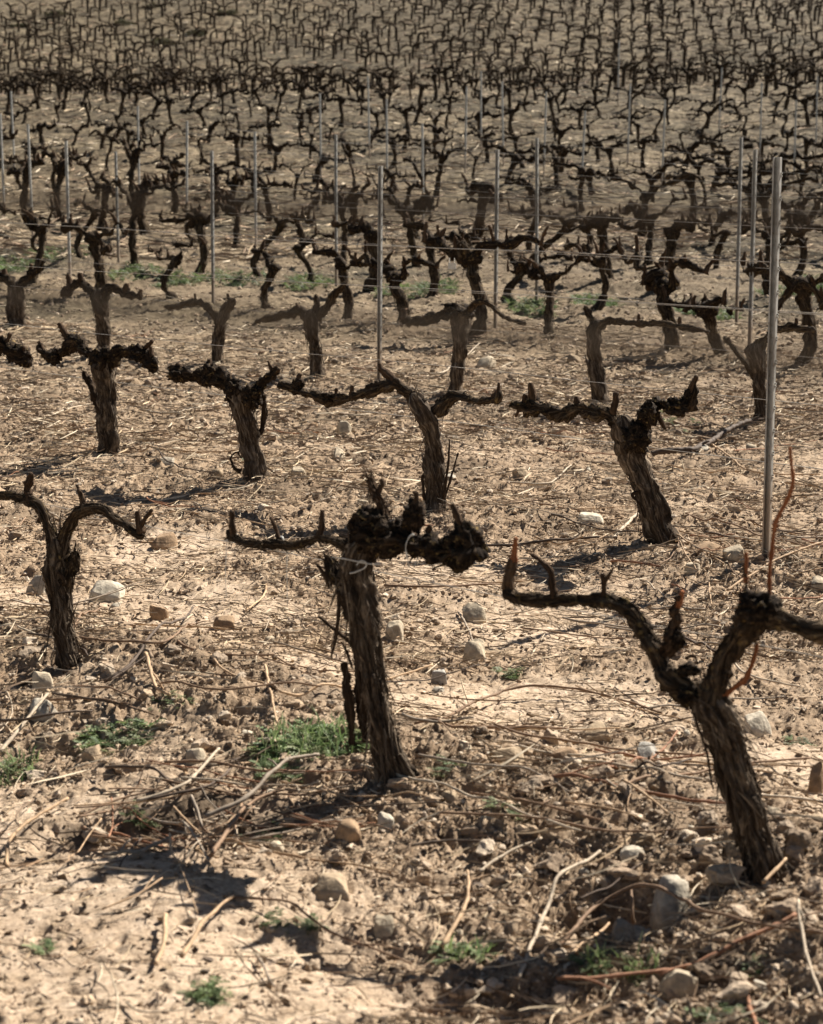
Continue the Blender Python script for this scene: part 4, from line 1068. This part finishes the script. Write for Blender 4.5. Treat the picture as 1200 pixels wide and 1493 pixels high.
# ----------------------------------------------------------------- steel posts
def post_mesh(h, hooks=True):
    """open C-section with turned lips and a ladder of small wire hooks down both edges"""
    w, d, t, l = .0155, .022, .0026, .006
    out = [(-w, 0), (w, 0), (w, d), (w-l, d), (w-l, d-t), (w-t, d-t), (w-t, t), (.006, t), (.004, .007), (-.004, .007), (-.006, t), (-w+t, t), (-w+t, d-t), (-w+l, d-t), (-w+l, d), (-w, d)]
    bm = bmesh.new()
    a = [bm.verts.new((x, y-d/2, -.35)) for x, y in out]; f = bm.faces.new(a)
    r = bmesh.ops.extrude_face_region(bm, geom=[f]); bmesh.ops.translate(bm, verts=[v for v in r['geom'] if isinstance(v, bmesh.types.BMVert)], vec=(0, 0, h+.35))
    if hooks:
        z = .25
        while z < h-.03:
            for sgn in (-1, 1):
                for (dz, dx) in ((0, .004), (.012, .0065)):
                    m = bmesh.ops.create_cube(bm, size=1)['verts']
                    for v in m: v.co = Vector((v.co.x*(.006+dx*.4)+sgn*(w+.001+dx*.2), v.co.y*.006-.004, v.co.z*.007+z+dz))
            z += .1
    bmesh.ops.recalc_face_normals(bm, faces=bm.faces)
    me = bpy.data.meshes.new('steel_post'); bm.to_mesh(me); bm.free(); me.materials.append(M['steel']); return me
PM = post_mesh(1.73); PMF = post_mesh(1.73, False)
POSTS = []  # x, y of each post
def add_post(x, y, rz, label, grp=None, far=False, lean=(0, 0), h=1.0):
    z = float(H(x, y, False)[0]); o = bpy.data.objects.new('steel_post', PMF if far else PM); COL.objects.link(o)
    o.location = (x, y, z); o.rotation_euler = (lean[0], lean[1], rz); o.scale = (1, 1, h); tag(o, label, 'post', grp); POSTS.append((x, y)); return o
def on_row(px, n):
    """point of row n (distance along its normal) seen in picture column px"""
    lo, hi = -n, n*1.2
    u = (px-600)/F
    s = n*(u-1)/(-(u+1))*1.0   # x/y = u*cos-ish: (n+s)/(n-s) = u
    s = n*(u*1.0-1)/(u+1)
    return (n+s)*S2, (n-s)*S2
TOPS = {1118: 229, 554: 242, 1093: 218, 722: 218, 312: 220, 782: 201, 491: 196, 176: 221, 1073: 200}
for (px, ri, lab) in [(1118, 2, 'nearest galvanised steel post, beside the red shoot of the leaning vine'), (554, 3, 'galvanised steel post between the curved arm and the fat headed vine'),
                      (1093, 4, 'thin steel post just left of the nearest steel post'), (722, 4, 'thin steel post right of the vine with the white tag'), (312, 4, 'thin steel post above the forked drooping vine'),
                      (782, 5, 'slim steel post second beyond the white tag vine'), (491, 5, 'slim steel post left of the middle galvanised post'), (176, 5, 'slim steel post above the hunched black vine'), (1073, 5, 'slim steel post in the gap beside two taller ones at right')]:
    x, y = on_row(px, ROW_N[ri])
    if ri == 2: x, y = G(1117, 811)[:2]
    if ri == 3: x, y = G(553, 558)[:2]
    zt = HC+ray(px, TOPS[px])[2]*y/ray(px, TOPS[px])[1]
    add_post(x, y, math.pi-.55, lab, None, False, (gr.normal(0, .004), gr.normal(0, .006)), (zt-float(H(x, y, False)[0]))/1.73)
def top_depth(px, pt):
    D = np.linspace(21, 66, 900); u = (px-600)/F
    yy = 255+(HC-1.73-base_h(u*D, D))*F/D
    return float(D[int(np.argmin(np.abs(yy-pt)))])
for (px, pt) in [(13,170),(53,185),(105,214),(208,160),(275,180),(375,195),(617,182),(677,132),(565,150),(732,128),(843,166),(1040,106),(895,70),(470,140),(540,118),(790,140),(960,150),(1150,150),(1180,120),(910,128),(1100,128),(30,135),(700,112)]:
    D = top_depth(px, pt); x = (px-600)/F*D
    add_post(x, D, -math.pi/4+.5, 'thin grey steel post in the middle rows' if D < 40 else 'hair thin grey post near the crest', 'steel posts of the middle rows' if D < 40 else 'steel posts near the crest', D > 30, (gr.normal(0, .012), gr.normal(0, .015)))
for s in (-.9, .9):   # the row the camera stands at
    n = ROW_N[0]; add_post((n+s)*S2, (n-s)*S2, -math.pi/4, 'steel post of the row at the viewpoint', 'steel posts at the viewpoint')

# ----------------------------------------------------------------- trellis wires
def wire(n, h0, h1, s0, s1, rad, label, sag=.012, grp=None):
    mb = MB(); k = 60 if rad < .0019 else 90
    ss = np.linspace(s0, s1, k)
    x = (n+ss)*S2; y = (n-ss)*S2
    z = base_h(x, y)+np.linspace(h0, h1, k)
    z = z-sag*np.abs(np.sin((ss-s0)/5.2*math.pi))+(.004 if n > 1 else 0)*noise2(ss*1.3, ss*0+n, 5)
    o = np.array([x[0], y[0], z[0]])
    P = np.stack([x, y, z], 1)-o
    tube(mb, P, np.full(k, rad), 6, .2)
    return tag(mb.build('trellis_wire', M['rusty_wire' if n < 1 else 'wire'], loc=tuple(map(float, o))), label, 'wire', grp)
wire(ROW_N[0], 1.641, 1.6425, -.9, .9, .0021, 'blurred upper wire of the trellis right before the viewer', 0)
wire(ROW_N[0], 1.606, 1.606, -.9, .9, .0021, 'blurred lower wire of the trellis right before the viewer', 0)
wire(ROW_N[1], .55, .55, -7, 2.2, .0012, 'wire past the tied head of the shaggy first row vine', .01)
wire(ROW_N[2], .46, .45, -12, 3.5, .0021, 'low wire crossing the heads of the second row vines')
wire(ROW_N[2], .74, .70, -12, 3.5, .0015, 'middle wire above the second row vines')
wire(ROW_N[2], 1.1, 1.1, -12, 3.5, .0015, 'upper wire above the second row vines')
wire(ROW_N[3], .48, .48, -20, 5, .002, 'low wire along the third row heads')
wire(ROW_N[3], 1.09, 1.08, -20, 5, .0032, 'bright upper wire fixed to the middle galvanised post')
wire(ROW_N[3], .76, .76, -20, 5, .0018, 'middle wire along the third row')
for ri in range(4, 10):
    for h, r_ in ((.5, .0026), (.85, .0024), (1.2, .0028)):
        wire(ROW_N[ri], h, h, -ROW_N[ri]*1.2, ROW_N[ri]*.2, r_, 'thin trellis wire among the middle rows', .02, 'wires of the middle rows')

# small white tag on the wire by the fat headed vine
t0 = Wp(659, 388, *[G(666, 577)[i] for i in (1, 0)], .8)
bm = bmesh.new(); bmesh.ops.create_cube(bm, size=1)
for v in bm.verts: v.co = Vector((v.co.x*.066, v.co.y*.003, v.co.z*.045))
bmesh.ops.bevel(bm, geom=bm.edges[:], offset=.0012, segments=1)
for sx in (-.02, .02):
    c = bmesh.ops.create_cube(bm, size=1)['verts']
    for v in c: v.co = Vector((v.co.x*.004+sx, v.co.y*.006, v.co.z*.05+.035))
me = bpy.data.meshes.new('wire_tag'); bm.to_mesh(me); bm.free(); me.materials.append(M['tie'])
o = bpy.data.objects.new('wire_tag', me); COL.objects.link(o); o.location = tuple(map(float, t0)); o.rotation_euler = (0, 0, -.5); tag(o, 'small white tag clipped to the wire above the fat headed vine', 'tag')

# ----------------------------------------------------------------- green weeds
def leaf_template(rng, pairs=6):
    vs_, fs = [], []
    def lf(base, d, L, w):
        n_ = len(vs_); s = np.cross(d, [0, 0, 1]); s = s/(np.linalg.norm(s)+1e-6)
        for q in (base, base+d*L*.5+s*w+[0, 0, .06*L], base+d*L-[0, 0, .15*L], base+d*L*.5-s*w+[0, 0, .06*L]): vs_.append(q)
        fs.append([n_, n_+1, n_+2, n_+3])
    for i in range(pairs):
        t = (i+.5)/pairs; b0 = np.array([t, 0, .45*t-.5*t*t])
        for sg in (-1, 1):
            d = np.array([.55, sg*.8, .12]); d /= np.linalg.norm(d); lf(b0, d, .26*(1-.55*abs(t-.45)), .075)
    lf(np.array([.93, 0, -.02]), np.array([1., 0, -.1]), .2, .07)
    n_ = len(vs_)
    for q in ([0, -.015, 0], [0, .015, 0], [.95, .008, -.03], [.95, -.008, -.03], [.5, .012, .1], [.5, -.012, .1]): vs_.append(np.array(q, float))
    fs.append([n_, n_+5, n_+4, n_+1]); fs.append([n_+5, n_+3, n_+2, n_+4])
    return np.array(vs_), np.array(fs)
LT = [leaf_template(gr, p) for p in (4, 5, 7)]
def weed(px, py, wx, wy, nros, size, label, grp=None, tint=1., blades=0, up=.6):
    p = G(px, py); k = p[1]/F; rx = wx/2*k; ry = wy/2*k*p[1]/HC*.9
    mb = MB(); rng = gr
    greens = np.array([(.10, .145, .05), (.135, .18, .068), (.16, .20, .09), (.08, .12, .05), (.18, .20, .10)])
    for i in range(nros):
        a = rng.uniform(0, 6.3); q = math.sqrt(rng.uniform())
        x, y = p[0]+math.cos(a)*q*rx, p[1]+math.sin(a)*q*ry
        z = float(H(x, y)[0])
        c = greens[rng.integers(0, 5)]*rng.uniform(.75, 1.2)*tint
        for j in range(int(rng.integers(5, 10))):
            v, f = LT[rng.integers(0, 3)]; L = size*rng.uniform(.45, 1.05); el = rng.uniform(.0, up)
            w = v*L; ce, se = math.cos(el), math.sin(el)
            w = np.stack([w[:, 0]*ce-w[:, 2]*se, w[:, 1], w[:, 0]*se+w[:, 2]*ce], 1)
            w = rot_z(w, rng.uniform(0, 6.3))+np.array([x, y, z-.002])-p
            mb.add(w, f, None, None, c*rng.uniform(.85, 1.15))
    for i in range(blades):
        a = rng.uniform(0, 6.3); q = math.sqrt(rng.uniform()); x, y = p[0]+math.cos(a)*q*rx, p[1]+math.sin(a)*q*ry; z = float(H(x, y)[0])
        h = size*rng.uniform(.6, 1.6); d = rng.normal(0, .45, 2)*h; w = .0016+.001*rng.uniform(); t = rng.uniform(0, 6.3); s = np.array([math.cos(t), math.sin(t), 0])*w
        b0 = np.array([x, y, z-.003])-p; m_ = b0+[d[0]*.4, d[1]*.4, h*.65]; e = b0+[d[0], d[1], h]
        mb.add([b0-s, b0+s, m_+s*.8, m_-s*.8, e], [[0, 1, 2, 3]], [[3, 2, 4]], None, greens[rng.integers(0, 5)]*rng.uniform(.9, 1.4)*tint)
    tag(mb.build('weed_clump', M['leaf'], smooth=False, loc=tuple(map(float, p))), label, 'weeds', grp)
weed(172, 1076, 110, 38, 36, .055, 'dark leafy weed tuft in front of the slim vine foot')
weed(455, 1088, 160, 48, 85, .055, 'long bright green weed patch left of the shaggy trunk', None, 1.3, 160)
weed(405, 1128, 80, 22, 16, .045, 'small weed patch just in front of the long green one')
weed(20, 1125, 70, 50, 16, .045, 'pale green weed tuft at the left border', None, 1.1, 60)
weed(205, 1188, 60, 22, 9, .04, 'weed tuft behind the pale branch of the brush pile', None, 1.1)
weed(395, 1225, 70, 26, 12, .04, 'weed tuft in front of the brush pile end')
weed(300, 1452, 50, 34, 9, .045, 'lowest weed rosette on the smooth sand')
weed(400, 1345, 34, 18, 5, .04, 'weed rosette on the edge of the long shadow')
weed(452, 1355, 30, 20, 4, .045, 'weed rosette inside the long shadow')
weed(62, 1388, 26, 22, 4, .035, 'tiny yellow green sprig alone on the smooth sand', None, 1.3)
weed(675, 1402, 70, 30, 12, .045, 'weed tuft below the thick tan cane', None, 1.2, 20)
weed(868, 1418, 40, 22, 7, .04, 'weed tuft under the long brown branch', None, 1.2, 30)
weed(932, 1416, 60, 20, 10, .035, 'weed tuft below the large grey limestone', None, 1.1, 30)
weed(1100, 1418, 36, 20, 5, .04, 'weed sprig above the small round grey stone')
weed(1060, 1480, 60, 24, 8, .05, 'dark weed clump at the lower border beside the crumbly stone', None, .8)
weed(662, 1122, 40, 30, 7, .05, 'weed clump at the right of the shaggy trunk foot')
weed(740, 1190, 70, 20, 10, .04, 'weed tuft around the narrow white stone')
weed(250, 1030, 70, 16, 8, .04, 'small weeds beside the bent tan branch')
weed(740, 985, 30, 12, 8, .045, 'sparse weed seedlings on the pale sand behind', None, 1.1)
weed(985, 618, 70, 24, 14, .06, 'green weed clump under the right arm of the leaning second row vine', None, 1.2)
weed(360, 676, 26, 10, 4, .04, 'tiny weed at the stocky vine foot', None, 1.2)
weed(1165, 1085, 40, 20, 6, .04, 'weed tuft right of the pale limestone block')
for (px, py, w) in [(450, 418, 70), (345, 412, 90), (265, 415, 60), (90, 372, 80), (200, 402, 60), (10, 392, 70), (590, 430, 90), (640, 425, 50), (1010, 458, 50), (1150, 430, 80), (1040, 462, 60), (870, 445, 60), (775, 452, 60), (1195, 420, 50)]:
    weed(px, py, w*1.15, 16, 52, .12, 'low green weeds in the strip behind the third row', 'green weeds in the strip behind the third row', .95, 30, .8)

# low dark brush on the far slope
for (px, py, w) in [(85, 24, 34), (178, 38, 40), (225, 12, 30), (240, 66, 40), (285, 52, 36), (330, 22, 30), (30, 40, 26)]:
    x, y = G0(px, py); z = float(base_h(np.array([x]), np.array([y]))[0]); s = w/2*y/F
    mb = MB(); n = 900
    u = gr.normal(size=(n, 3)); u /= np.linalg.norm(u, axis=1)[:, None]; u[:, 2] = np.abs(u[:, 2])
    lump = 1+.5*noise3(u[:, 0]*2.3+px, u[:, 1]*2.3, u[:, 2]*2.3, 5)
    c = u*(gr.uniform(.35, 1, (n, 1))**.5)*lump[:, None]*np.array([s, s*.8, s*.42])
    t = np.array([[-1, 0, 0], [0, -.4, .2], [1, 0, 0], [0, .4, .2]])*.07
    V_ = (np.einsum('nij,vj->nvi', rand_rots(gr, n), t)+c[:, None]).reshape(-1, 3)
    cl = np.array([(.085, .075, .04), (.12, .10, .055), (.06, .06, .03)])[gr.integers(0, 3, n)]
    mb.add(V_, np.arange(n*4).reshape(-1, 4), None, None, np.repeat(cl, 4, 0))
    tag(mb.build('dry_bush', M['leaf'], smooth=False, loc=(x, y, z)), 'low dull brush patch in the bare gaps of the far slope', 'bush', 'brush patches on the far slope')

# ----------------------------------------------------------------- light, sky, camera
SUN_EL, SUN_AZ = R(42), R(45)
w = bpy.data.worlds.new('World'); SC.world = w; w.use_nodes = True
nt = w.node_tree; bg = nt.nodes['Background']
sky = nt.nodes.new('ShaderNodeTexSky'); sky.sky_type = 'NISHITA'; sky.sun_disc = False; sky.sun_elevation = SUN_EL; sky.sun_rotation = SUN_AZ; sky.air_density = .55; sky.dust_density = .4; sky.altitude = 900
nt.links.new(mixc(nt, 1.0, sky.outputs[0], (1.0, .89, .75), 'MULTIPLY'), bg.inputs[0]); bg.inputs[1].default_value = .05
ld = bpy.data.lights.new('sun', 'SUN'); ld.energy = 5.0; ld.angle = R(.5); ld.color = (1, .938, .845)
lo = bpy.data.objects.new('sun', ld); COL.objects.link(lo)
dv = Vector((math.sin(SUN_AZ)*math.cos(SUN_EL), math.cos(SUN_AZ)*math.cos(SUN_EL), math.sin(SUN_EL)))
lo.rotation_euler = dv.to_track_quat('Z', 'Y').to_euler(); lo.location = tuple(dv*30)
cd = bpy.data.cameras.new('camera'); cam = bpy.data.objects.new('camera', cd); COL.objects.link(cam)
cam.location = (0, 0, HC); cam.rotation_euler = (math.pi/2-TH, 0, 0)
cd.sensor_fit = 'VERTICAL'; cd.sensor_height = 36; cd.lens = 70; cd.clip_end = 2000; cd.clip_start = .05
cd.dof.use_dof = True; cd.dof.focus_distance = 8.5; cd.dof.aperture_fstop = 6.0
SC.camera = cam
vs_ = SC.view_settings; vs_.view_transform = 'Standard'; vs_.look = 'None'; vs_.gamma = 1; vs_.use_curve_mapping = False; vs_.exposure = 1.4
SC.cycles.use_denoising = True
SC.cycles.max_bounces = 4; SC.cycles.diffuse_bounces = 2
